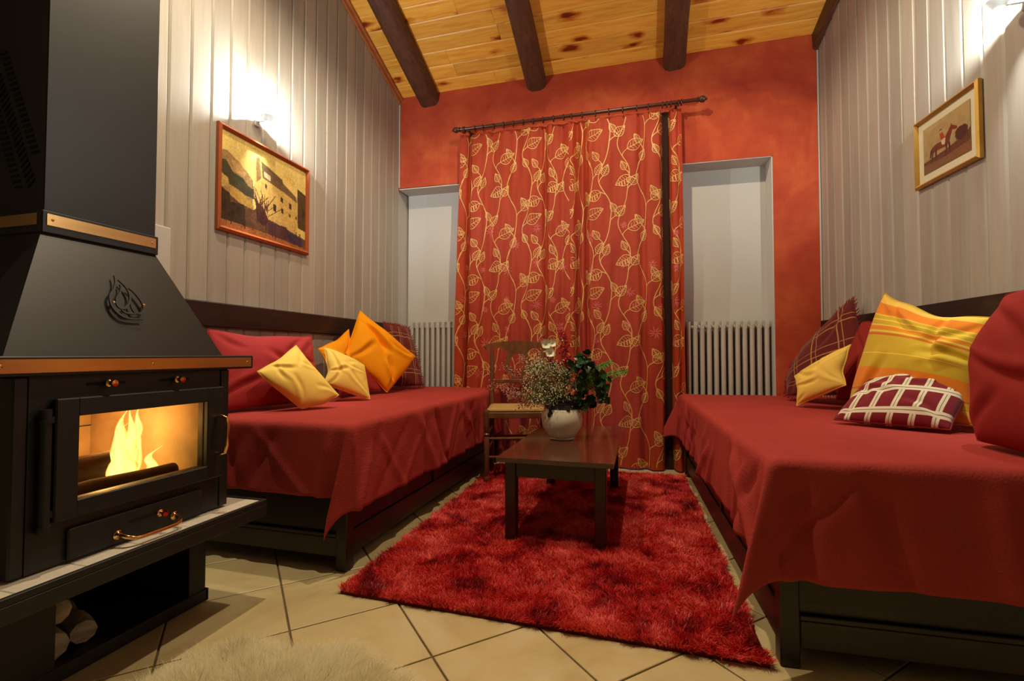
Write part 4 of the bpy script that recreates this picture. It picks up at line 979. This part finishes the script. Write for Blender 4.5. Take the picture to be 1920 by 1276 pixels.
def embroider(root, S, L, H, x_start, seed):
    rb = Ribbon(S, L, H); per, row = .285, .600
    k0 = -1
    while x_start+k0*per < L+.3:
        xo = x_start+k0*per
        ys = np.linspace(0, H, 170); f = 2*PI*ys/row
        v1 = xo+.044*np.sin(f)+.010*np.sin(2*f+1); v2 = xo+.145+.042*np.sin(f+2.7)+.012*np.sin(2*f)
        rb.line(np.stack([v1, ys], 1), .0068); rb.line(np.stack([v2, ys], 1), .0058)
        r0 = -1
        while r0*row < H:
            yo = r0*row+(.0 if k0 % 2 == 0 else .10)
            def at(dy, which):
                yy = yo+dy; ff = 2*PI*yy/row
                return ((xo+.044*math.sin(ff)+.010*math.sin(2*ff+1)) if which == 1 else (xo+.145+.042*math.sin(ff+2.7)+.012*math.sin(2*ff)), yy)
            def branch(dy, which, dx, dyy, ang, ln, wd, st=0):
                x, y_ = at(dy, which); e = (x+dx, y_+dyy); q = [(x+dx*t**1.5, y_+dyy*t**.7) for t in np.linspace(0, 1, 7)]; rb.line(q, .006); rb.leaf(e[0], e[1], ang, ln, wd, st)
            branch(.10, 1, .045, -.050, -.75, .095, .034)
            branch(.27, 1, -.032, -.050, -2.2, .075, .027)
            branch(.40, 1, .030, -.055, -1.15, .080, .028)
            branch(.50, 1, -.045, -.030, 2.75, .115, .042, 1)
            branch(.06, 2, -.030, -.045, -2.1, .070, .026)
            branch(.20, 2, .042, -.045, -.45, .130, .042)
            branch(.36, 2, -.030, -.050, -2.0, .070, .025)
            branch(.48, 2, .030, -.052, -1.0, .085, .030)
            r0 += 1
        k0 += 1
    o = raw('embroidery', rb.V, rb.F, M['thread'], root); tag(o, kind='stuff')
    r4 = random.Random(seed+9); fb = Ribbon(S, L, H)  # pink flowers paint the backlit sheers' glow onto the cloth
    for q in range(22):
        cx_ = (q % 5+.5)/5*L+r4.uniform(-.05, .05); cy_ = .86+.26*(q//5)+r4.uniform(-.07, .07); R_ = r4.uniform(.030, .052)
        for k in range(9):
            a_ = 2*PI*k/9+r4.uniform(-.2, .2); fb.line([(cx_+R_*t*math.cos(a_+.3*t), cy_+R_*t*math.sin(a_+.3*t)) for t in (.15, .4, .7, 1.0)], [.004, .008, .007, .002])
    o2 = raw('pink_flower_glow', fb.V, fb.F, M['pinkglow'], root); tag(o2, kind='stuff'); return o
cA, SA, LA = curtain('russet curtain with gold leaf vines, left of the meeting edge', -1.440, -.535, -1.520, -.530,
    [(.085, .020, .090), (.30, .05, .026), (.55, .04, .030), (.78, .022, .060), (.92, .03, .045)], .0085, 21)
embroider(cA, SA, LA, 2.63, .06, 1)
cB, SB, LB = curtain('russet curtain with gold leaf vines, right of the meeting edge', -.550, .272, -.545, .292,
    [(.075, .028, .080), (.16, .020, .055), (.45, .05, .024), (.66, .04, .028), (.862, .040, .125), (.975, .018, .03)], .006, 22, -.012)
embroider(cB, SB, LB, 2.63, .17, 2)
vv_ = np.linspace(0, 1, 60); V = []; F = []     # dark strip added to paint shade into the deep fold
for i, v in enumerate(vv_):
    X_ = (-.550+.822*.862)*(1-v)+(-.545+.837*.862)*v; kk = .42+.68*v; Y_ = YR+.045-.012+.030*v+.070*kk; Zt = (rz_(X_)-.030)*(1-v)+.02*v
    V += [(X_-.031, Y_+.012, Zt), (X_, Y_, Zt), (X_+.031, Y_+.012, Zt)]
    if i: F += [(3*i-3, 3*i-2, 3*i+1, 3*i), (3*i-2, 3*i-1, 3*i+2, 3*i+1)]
o_ = raw('fold_shade', V, F, M['fold_shade'], cB, True); o_['label'] = 'dark brown strip painting the shade in the fold'

# ================================================================== RADIATORS
def radiator(label, x0, n, top, pitch=.0465, side=1):
    t = thing('radiator', label, 'radiator', (x0+n*pitch/2, 3.86, .10), 0, 'grey column radiators')
    src = None; zb = .12
    for i in range(n):
        xc = x0+(i+.5)*pitch
        if src is None:
            m = MB()
            for yy in (3.757, 3.80, 3.843): m.tube([(xc, yy, zb+.03), (xc, yy, top-.03)], .0158, 12)
            def cap(z0, z1):
                P = [(xc, 3.742, z0), (xc, 3.747, z1), (xc, 3.80, z1+(.006 if z1 > z0 else -.006)), (xc, 3.853, z1), (xc, 3.858, z0)]
                w = pitch*.42; m.prism(P, (-w*.62, 0, 0), (w*.62, 0, 0))
            cap(top-.055, top-.006); cap(zb+.055, zb+.006)
            m.tube([(xc-pitch/2, 3.80, top-.045), (xc+pitch/2, 3.80, top-.045)], .016, 10); m.tube([(xc-pitch/2, 3.80, zb+.045), (xc+pitch/2, 3.80, zb+.045)], .016, 10)
            src = m.build('section', M['radiator'], t, True); sx = xc
        else:
            c = src.copy(); COL.objects.link(c); c.parent = t; c.location = (xc-sx, 0, 0)
    for e in (0, 1):
        xx = x0+pitch*.5+(n-1)*pitch*e; m = MB(); m.box((xx-.012, 3.75, .001), (xx+.012, 3.85, .125), .003); m.build('foot', M['radiator'], t)
    m = MB(); xv = x0+n*pitch if side > 0 else x0
    m.lathe([(.009, 0), (.009, .018), (.006, .02)], 10, (xv, 3.80, top-.045), Matrix.Rotation(PI/2, 3, 'Y')); m.build('vent_plug', M['brassb'], t, True)
radiator('grey column radiator in the niche left of the curtain', -1.955, 11, 1.128, .0490, -1)
radiator('grey column radiator in the niche right of the curtain', .198, 14, 1.094, .0475, 1)

# ================================================================== PICTURES
def inpoly(px, py, poly):
    r = np.zeros(px.shape, bool); n = len(poly); j = n-1
    for i in range(n):
        xi, yi = poly[i]; xj, yj = poly[j]
        c = ((yi > py) != (yj > py)) & (px < (xj-xi)*(py-yi)/(yj-yi+1e-12)+xi); r ^= c; j = i
    return r
def segd(px, py, a, b):
    ax, ay = a; bx, by = b; dx, dy = bx-ax, by-ay; t = np.clip(((px-ax)*dx+(py-ay)*dy)/(dx*dx+dy*dy+1e-12), 0, 1); return np.hypot(px-ax-t*dx, py-ay-t*dy)
def sr(c): return np.array([(x/12.92 if x <= .04045 else ((x+.055)/1.055)**2.4) for x in [k/255 for k in c]])
def art_houses(U, V):
    C_ = np.zeros(U.shape+(3,)); n1 = vnoise(U*3+2, V*3+2, 6, 31); n2 = vnoise(U*3+2, V*3+2, 22, 32); n3 = vnoise(U*3+2, V*9+2, 30, 33)
    sky = sr((214, 190, 110)); C_[:] = sky; C_ *= (1+.10*n1+.05*n2)[..., None]
    def fill(poly, col, amt=.2):
        k = inpoly(U, V, poly); C_[k] = sr(col)*(1+amt*n2[k]+amt*.7*n1[k])[:, None]
    def ln(a, b, w, col): k = segd(U, V, a, b) < w; C_[k] = sr(col)
    fill([(0, .78), (.06, .80), (.16, .74), (.27, .66), (.33, .60), (.33, .3), (0, .3)], (150, 120, 78))
    fill([(0, .68), (.05, .70), (.12, .60), (.22, .58), (.28, .52), (.34, .50), (.34, .40), (.12, .42), (0, .55)], (62, 62, 44))
    fill([(.10, .72), (.18, .74), (.26, .66), (.24, .60), (.14, .62)], (176, 140, 88))
    fill([(.0, .55), (.07, .52), (.09, .44), (0, .40)], (178, 148, 84))
    fill([(.09, .46), (.22, .42), (.34, .33), (.34, .24), (.10, .26)], (172, 136, 66))
    fill([(.34, .84), (.42, .88), (.44, .80), (.88, .60), (.88, .16), (.50, .16), (.40, .22), (.35, .40)], (198, 164, 92), .12)
    fill([(.42, .86), (.68, .76), (.70, .62), (.44, .68)], (104, 84, 62)); fill([(.45, .76), (.53, .74), (.53, .68), (.45, .70)], (196, 176, 132))
    fill([(.68, .73), (.86, .63), (.88, .56), (.70, .62)], (112, 90, 60)); fill([(.36, .86), (.40, .90), (.42, .66), (.37, .60)], (134, 104, 66))
    fill([(.88, .74), (1, .70), (1, .24), (.89, .26)], (74, 62, 38)); fill([(.70, .86), (.84, .80), (.84, .74), (.70, .78)], (212, 180, 90))
    for x, y, w, h in ((.47, .58, .022, .05), (.66, .50, .028, .055), (.77, .46, .032, .065), (.57, .36, .038, .08), (.67, .37, .025, .06), (.77, .36, .022, .035), (.86, .36, .015, .04), (.95, .42, .03, .10)):
        fill([(x, y), (x+w, y-.012), (x+w, y+h-.012), (x, y+h)], (58, 46, 40))
    fill([(0, .42), (.08, .36), (.20, .30), (.34, .28), (.40, .34), (.50, .24), (.62, .22), (1, .14), (1, 0), (0, 0)], (92, 66, 48), .3)
    fill([(0, .40), (.09, .37), (.10, .28), (.24, .30), (.26, .06), (0, .08)], (48, 42, 30), .4)
    fill([(.36, .40), (.46, .34), (.52, .22), (.46, .14), (.38, .18)], (64, 40, 40), .4)
    fill([(.50, .20), (.74, .22), (.76, .06), (.50, .06)], (76, 50, 52), .3); fill([(.74, .20), (.96, .12), (.96, 0), (.78, .02)], (60, 52, 74), .4)
    fill([(.0, .08), (.5, .07), (1, .03), (1, 0), (0, 0)], (150, 92, 52), .3)
    for k in range(26):
        r3 = random.Random(k); x = r3.uniform(.36, .52); y = r3.uniform(.26, .34); ang = r3.uniform(.5, 2.6); L_ = r3.uniform(.10, .26)
        ln((x, y), (x+math.cos(ang)*L_*.7, y+math.sin(ang)*L_), .0035, (78, 48, 44))
    for k in range(9): r3 = random.Random(50+k); x = r3.uniform(.02, .95); ln((x, .28-.1*x), (x+.004, .05), .004, (52, 38, 34))
    n4 = vnoise(U*3+2, V*3+2, 60, 35); n5 = vnoise(U*6+1, V*2+2, 24, 36); C_ *= (1+.16*n4+.14*n5)[..., None]
    k = (np.abs(n3) > .7) & (V < .3); C_[k] *= .7
    return np.clip(C_*1.05, 0, 1)
def art_rider(U, V):
    n1 = vnoise(U*3+2, V*3+2, 5, 41); n2 = vnoise(U*3+2, V*3+2, 18, 42); C_ = np.zeros(U.shape+(3,)); C_[:] = sr((172, 150, 104))
    C_ *= (1.05+.12*n1-.25*(1-V)*.6)[..., None]
    def fill(poly, col, amt=.12): k = inpoly(U, V, poly); C_[k] = sr(col)*(1+amt*n2[k])[:, None]
    def blob(cx, cy, rx, ry, col): k = ((U-cx)/rx)**2+((V-cy)/ry)**2 < 1+.2*n2; C_[k] = sr(col)
    fill([(0, .24), (.3, .28), (.7, .28), (1, .36), (1, 0), (0, 0)], (128, 88, 58), .2); fill([(0, .26), (.5, .30), (1, .40), (1, .22), (.5, .16), (0, .20)], (100, 62, 46), .2)
    blob(.82, .46, .13, .14, (74, 50, 44)); fill([(.9, .36), (1, .48), (1, .30)], (96, 64, 50))
    H = (116, 58, 40)
    fill([(.20, .50), (.30, .53), (.48, .52), (.56, .52), (.58, .42), (.50, .36), (.32, .38), (.22, .38), (.18, .42)], H)   # trunk
    fill([(.46, .52), (.53, .62), (.60, .71), (.655, .70), (.65, .62), (.61, .52), (.58, .42)], H)                         # neck
    fill([(.60, .71), (.62, .77), (.645, .72), (.74, .64), (.745, .60), (.71, .59), (.64, .63)], H)                         # head
    for x0, x1 in ((.20, .17), (.27, .27), (.50, .49), (.55, .58)): fill([(x0, .42), (x0+.045, .42), (x1+.022, .20), (x1+.04, .17), (x1-.005, .17)], (88, 44, 34))
    fill([(.19, .49), (.16, .44), (.14, .30), (.17, .30), (.20, .42)], (70, 36, 28))
    fill([(.645, .62), (.665, .60), (.63, .46), (.60, .38), (.585, .42)], (176, 158, 130)); fill([(.40, .55), (.50, .55), (.48, .42), (.42, .44)], (206, 190, 160))  # breeches, strap
    fill([(.37, .70), (.44, .70), (.49, .56), (.40, .54)], (168, 70, 44)); blob(.40, .735, .025, .028, (196, 150, 116)); fill([(.365, .755), (.435, .755), (.42, .785), (.385, .785)], (70, 50, 44))
    return np.clip(C_*.95, 0, 1)
def picture(name, label, org, ud, nd, w, h, fw, fd, fmat, art, matw=0.0, side_mat=None):
    """org: lower left corner as seen, ud: unit vector to the right as seen, nd: normal into the room"""
    O, Ud, Nd, Z = Vector(org), Vector(ud), Vector(nd), Vector((0, 0, 1))
    t = thing(name, label, 'picture', tuple(O+Ud*w/2), 0); P = lambda u, v, d: O+Ud*u+Z*v+Nd*d
    for a, b, c, d in (((0, 0), (w, 0), (w-fw, fw), (fw, fw)), ((w, 0), (w, h), (w-fw, h-fw), (w-fw, fw)), ((w, h), (0, h), (fw, h-fw), (w-fw, h-fw)), ((0, h), (0, 0), (fw, fw), (fw, h-fw))):
        m = MB(); q = [a, b, c, d]; n = 4; dd = [fd*.75, fd*.75, fd*.6, fd*.6]; mid = [((a[0]*.5+d[0]*.5), (a[1]*.5+d[1]*.5)), ((b[0]*.5+c[0]*.5), (b[1]*.5+c[1]*.5))]
        V = [P(*a, .001), P(*b, .001), P(*c, .001), P(*d, .001), P(*a, fd*.7), P(*b, fd*.7), P(*mid[1], fd), P(*mid[0], fd), P(*c, fd*.5), P(*d, fd*.5)]
        m.add(V, [(3, 2, 1, 0), (4, 5, 6, 7), (7, 6, 8, 9), (0, 1, 5, 4), (2, 3, 9, 8), (1, 2, 8, 6, 5), (3, 0, 4, 7, 9)]); m.build('frame_rail', fmat, t)
    if matw: m = MB(); m.prism([P(fw*.9, fw*.9, .003), P(w-fw*.9, fw*.9, .003), P(w-fw*.9, h-fw*.9, .003), P(fw*.9, h-fw*.9, .003)], (0, 0, 0), tuple(Nd*.003)); m.build('mat_board', M['mat'], t)
    a0 = fw*.9+matw; nu, nv_ = 190, 160; U, V = np.meshgrid(np.linspace(0, 1, nu), np.linspace(0, 1, nv_), indexing='ij')
    cols = art(U, V); oo = np.array(O+Nd*.008); pts = oo+(a0+U*(w-2*a0))[..., None]*np.array(Ud)+(a0+V*(h-2*a0))[..., None]*np.array(Z)
    idx = np.arange(nu*nv_).reshape(nu, nv_); F = np.stack([idx[:-1, :-1], idx[1:, :-1], idx[1:, 1:], idx[:-1, 1:]], -1).reshape(-1, 4)
    o = raw('print', pts.reshape(-1, 3), F, M['paint'], t); ca = o.data.color_attributes.new('Col', 'FLOAT_COLOR', 'POINT')
    ca.data.foreach_set('color', np.concatenate([cols.reshape(-1, 3), np.ones((nu*nv_, 1))], 1).astype(np.float32).ravel())
    return t
picture('framed_painting', 'framed painting of old houses on the left board wall under the sconce', (XL, 1.868, 1.466), (0, 1, 0), (1, 0, 0), .664, .536, .024, .026, M['orangeframe'], art_houses)
ry = 2.682
picture('framed_print', 'gilt framed print of a horse and rider on the right board wall', (xr(ry), ry, 1.622), tuple(Vector((SL, -1, 0)).normalized()), tuple(Vector((-1, -SL, 0)).normalized()), .396, .318, .020, .022, M['gold'], art_rider, .036)

# ================================================================== VASE AND FLOWERS
VC = Vector((-.435, 2.60, .3925))
VS = thing('vase', 'round cream glazed pot with dark drip rim on the coffee table', 'vase', tuple(VC))
prof = [(.062, 0), (.066, .005), (.064, .009), (.086, .034), (.106, .072), (.112, .106), (.107, .142), (.092, .170)]
m = MB()
inner = [(.060, .150), (.070, .13), (.06, .03), (.01, .02)]
m.lathe(prof, 40, VC); vb = m.build('pot_body', M['glaze'], VS, True)
m = MB(); V = []; F = []; nn = 60    # glaze band with drips
rim = [(.0960, .166), (.0900, .184), (.0890, .206), (.0950, .214), (.0920, .219), (.0830, .217), (.0780, .20), (.0740, .10)]
for i, (r, z) in enumerate(rim):
    for k in range(nn):
        a_ = 2*PI*k/nn; zz = z; r_ = r
        V.append((VC.x+r_*math.cos(a_), VC.y+r_*math.sin(a_), VC.z+zz))
for i in range(len(rim)-1):
    for k in range(nn): F.append((i*nn+k, i*nn+(k+1) % nn, (i+1)*nn+(k+1) % nn, (i+1)*nn+k))
m.add(V, F); m.build('glazed_rim', M['glazedark'], VS, True, fix=False)
for ang, L_ in ((-118, .045), (-60, .018), (40, .03), (130, .03)):
    a_ = math.radians(ang); m = MB(); P = []; R_ = []
    for k in range(8):
        t = k/7; z = .180-t*L_*1.2; r = np.interp(z, [p[1] for p in prof], [p[0] for p in prof]); P.append((VC.x+(r+.001)*math.cos(a_), VC.y+(r+.001)*math.sin(a_), VC.z+z)); R_.append(.005+.004*(t > .7)*math.sin(PI*t)+.003)
    m.tube(P, R_, 8); m.build('glaze_drip', M['glazedark'], VS, True)
for ang in (-112, 65):
    a_ = math.radians(ang); ca, sa = math.cos(a_), math.sin(a_); m = MB(); m.tube([(VC.x+r*ca, VC.y+r*sa, VC.z+z) for r, z in ((.088, .206), (.110, .202), (.121, .186), (.117, .165), (.104, .148))], [.007, .008, .008, .007, .009], 10); m.build('handle', M['glazedark'], VS, True)

MOUTH = VC+Vector((0, 0, .200))
def curve3(p0, p1, bow, n=8):
    p0, p1, bow = Vector(p0), Vector(p1), Vector(bow); return [p0.lerp(p1, t)+bow*math.sin(PI*t) for t in [i/(n-1) for i in range(n)]]
def stem_thing(name, label, cat, grp=None): return thing(name, label, cat, tuple(MOUTH-Vector((0, 0, .06))), 0, grp)
VR = Vector((.964, .266, 0)); VD = Vector((-.266, .964, 0))   # right and away, as seen from the chair side
def loc(r, u, d=0): return MOUTH+VR*r*1.33+Vector((0, 0, u*(1.4 if u > 0 else 1)))+VD*d
FG = 'flowers in the cream pot'
def add_leaf(V, F, base, d, up, ln, wd, holly=False):
    d = d.normalized(); s_ = d.cross(up); s_ = s_.normalized() if s_.length > 1e-4 else Vector((1, 0, 0)); nrm = s_.cross(d); n = 7; o = len(V)
    for i in range(n):
        t = i/(n-1); w = wd*math.sin(PI*(t**.85))*(1+(.35 if (holly and i % 2) else 0))+.0004; c_ = base+d*ln*t-nrm*ln*.18*t*t*-1
        V += [tuple(c_-s_*w+nrm*w*.25), tuple(c_), tuple(c_+s_*w+nrm*w*.25)]
    for i in range(n-1): F += [(o+i*3, o+i*3+1, o+i*3+4, o+i*3+3), (o+i*3+1, o+i*3+2, o+i*3+5, o+i*3+4)]
# baby's breath cloud
t = stem_thing('babys_breath', 'bushy spray of tiny cream blossoms at the left of the pot', 'flower', FG)
ms, mb = MB(), MB(); rr = random.Random(5)
for k in range(84):
    r = rr.uniform(-.135, .02); u = rr.uniform(.0, .17)*(1-.3*abs(r+.06)/.1); d = rr.uniform(-.09, .05); e = loc(r, u, d); P = curve3(loc(r*.15, -.06, d*.1), e, Vector((0, 0, .02))); ms.tube(P, [.0012]*8, 3, False)
    for _ in range(24):
        q = e+Vector((rr.gauss(0, .026), rr.gauss(0, .022), rr.gauss(0, .024))); ms.tube([e, q], .0005, 3, False); mb.ball(q, rr.uniform(.0020, .0040), 3)
ms.build('stem', M['stemgreen'], t, fix=False); tag(mb.build('blossom', M['blossom'], t, fix=False), kind='stuff')
V, F = [], []
for k in range(70): r = rr.uniform(-.15, .03); add_leaf(V, F, loc(r, rr.uniform(-.01, .12), rr.uniform(-.09, .03)), Vector((rr.gauss(-.3, 1), rr.gauss(0, 1), rr.gauss(.5, .6))), Vector((0, 0, 1)), .022, .0035)
tag(raw('foliage', V, F, M['fern'], t), kind='stuff')
# long side twigs with heather
for i, (r, u, d, bow) in enumerate(((-.285, .065, -.01, .015), (-.235, .135, .0, .02), (-.165, .165, .02, .02), (-.17, -.005, -.06, .05), (-.21, .03, -.05, .02))):
    t = stem_thing('heather_sprig', ['long thin heather twig reaching left across the chair back', 'heather twig pointing up left below the chair crest', 'pink heather twig in front of the chair splat', 'pink sprig drooping over the left side of the pot', 'small leaved pink sprig left of the cream blossoms'][i], 'flower', FG)
    P = curve3(loc(r*.08, -.06, 0), loc(r, u, d), Vector((0, 0, bow)), 12); m = MB(); m.tube(P, [.0018]*12, 4); m.build('stem', M['twig'], t); m = MB()
    V, F = [], []
    for j in range(170):
        q = P[rr.randrange(4, 12)]+Vector((rr.gauss(0, .013), rr.gauss(0, .013), rr.gauss(0, .014)-(.012 if i == 3 else 0))); m.ball(q, rr.uniform(.0022, .0042), 3)
        if j % 2: add_leaf(V, F, q, Vector((rr.gauss(0, 1), rr.gauss(0, 1), rr.gauss(0, 1))), Vector((0, 0, 1)), .012, .0026)
    tag(m.build('blossom', M['pink'], t, fix=False), kind='stuff'); tag(raw('foliage', V, F, M['leafdark' if i != 4 else 'fern'], t), kind='stuff')
# red flower spikes
for i, (r, u, d, r2) in enumerate(((.010, .265, .02, .001), (-.045, .17, .01, -.02), (-.095, .155, .03, -.03), (.03, .15, .04, .01))):
    t = stem_thing('flower_spike', ['tall crimson flower spike rising highest from the pot', 'short crimson spike below the white flower', 'crimson spike left of the white flower', 'crimson spike between the tall one and the dark leaves'][i], 'flower', FG)
    P = curve3(loc(r2*.2, -.06, 0), loc(r, u, d), VR*.012, 14); m = MB(); m.tube(P, [.002]*14, 4); m.build('stem', M['stemgreen'], t); m = MB()
    for j in range(230 if i == 0 else 120):
        q = P[rr.randrange(8 if i else 6, 14)]+Vector((rr.gauss(0, .012), rr.gauss(0, .012), rr.gauss(0, .012))); m.ball(q, rr.uniform(.0035, .0075), 3)
    tag(m.build('blossom', M['berry'] if i != 2 else M['pink'], t, fix=False), kind='stuff')
# white flower
t = stem_thing('white_flower', 'single stem of white flowers near the top of the bunch', 'flower', FG)
m = MB(); m.tube(curve3(loc(0, -.06, 0), loc(-.05, .215, -.02), VR*.01), [.0022]*8, 5); m.build('stem', M['stemgreen'], t)
for r, u, sc_ in ((-.066, .222, 1.0), (-.040, .226, .8), (-.050, .190, 1.0)):
    V, F = [], []; c_ = loc(r, u, -.025)
    for k in range(6): a_ = 2*PI*k/6; add_leaf(V, F, c_, VR*math.cos(a_)*.8-VD*.35+Vector((0, 0, math.sin(a_)*.8+.35)), -VD, .036*sc_, .017*sc_)
    raw('blossom', V, F, M['petal'], t, True)
# dark green holly-like branch, each leaf on its own
t = stem_thing('leafy_branch', 'dark green glossy leaves on the right side of the pot', 'foliage', FG)
m = MB()
for r, u in ((.13, .03), (.17, .08), (.09, .17), (.13, .13), (.05, .07)): m.tube(curve3(loc(.01, -.06, 0), loc(r, u, -.02), Vector((0, 0, .02))), [.0022]*8, 4)
m.build('stem', M['twig'], t)
rr = random.Random(11)
for k in range(96):
    u = rr.uniform(-.03, .185); r = rr.uniform(.02, .205)-.045*abs(u-.06)/.1; d = rr.uniform(-.07, .05)
    if u < .0: r = rr.uniform(.03, .115)
    if u > .14: r = rr.uniform(.055, .12)
    V, F = [], []; add_leaf(V, F, loc(r, u, d), VR*rr.gauss(.3, .8)+Vector((0, 0, rr.gauss(.1, .8)))+VD*rr.gauss(-.4, .6), -VD+Vector((0, 0, rr.uniform(-.3, .8))), rr.uniform(.045, .068), rr.uniform(.015, .022), True)
    raw('leaf', V, F, M['leafdark'], t, False)
# ferns
for i, (r, u, d) in enumerate(((.270, .120, -.01), (.205, .155, .0), (.185, .100, .04))):
    t = stem_thing('fern_frond', ['long green fern frond reaching furthest right from the pot', 'green fern frond rising above the dark leaves', 'short green fern frond behind the dark leaves'][i], 'foliage', FG)
    P = curve3(loc(.02, -.04, .01), loc(r, u, d), Vector((0, 0, .045)), 22); m = MB(); m.tube(P, [.0014]*22, 4); m.build('stem', M['fern'], t); V, F = [], []
    for j in range(9, 22):
        dr = (P[j]-P[j-1]).normalized(); L_ = .052*(1-(j-9)/17)
        for s in (-1, 1):
            for q in (0, .5): add_leaf(V, F, P[j-1].lerp(P[j], q), dr*.6+Vector((0, 0, s*1.0))+VD*rr.uniform(-.5, .2), VD, L_*rr.uniform(.8, 1.1), .0030)
    tag(raw('frond_leaflets', V, F, M['fern'], t), kind='stuff')
t = stem_thing('bare_twig', 'thin bare brown twig above the flowers in front of the chair crest', 'twig', FG)
m = MB(); m.tube(curve3(loc(-.01, -.04, 0), loc(-.155, .28, .02), VR*.02, 10), [.0015]*10, 4); m.tube(curve3(loc(-.105, .20, .01), loc(-.095, .25, .01), VR*.004, 5), [.001]*5, 4); m.build('stem', M['twig'], t)
for o in bpy.data.objects:
    if o.type == 'EMPTY' and o.get('group') == FG: pass
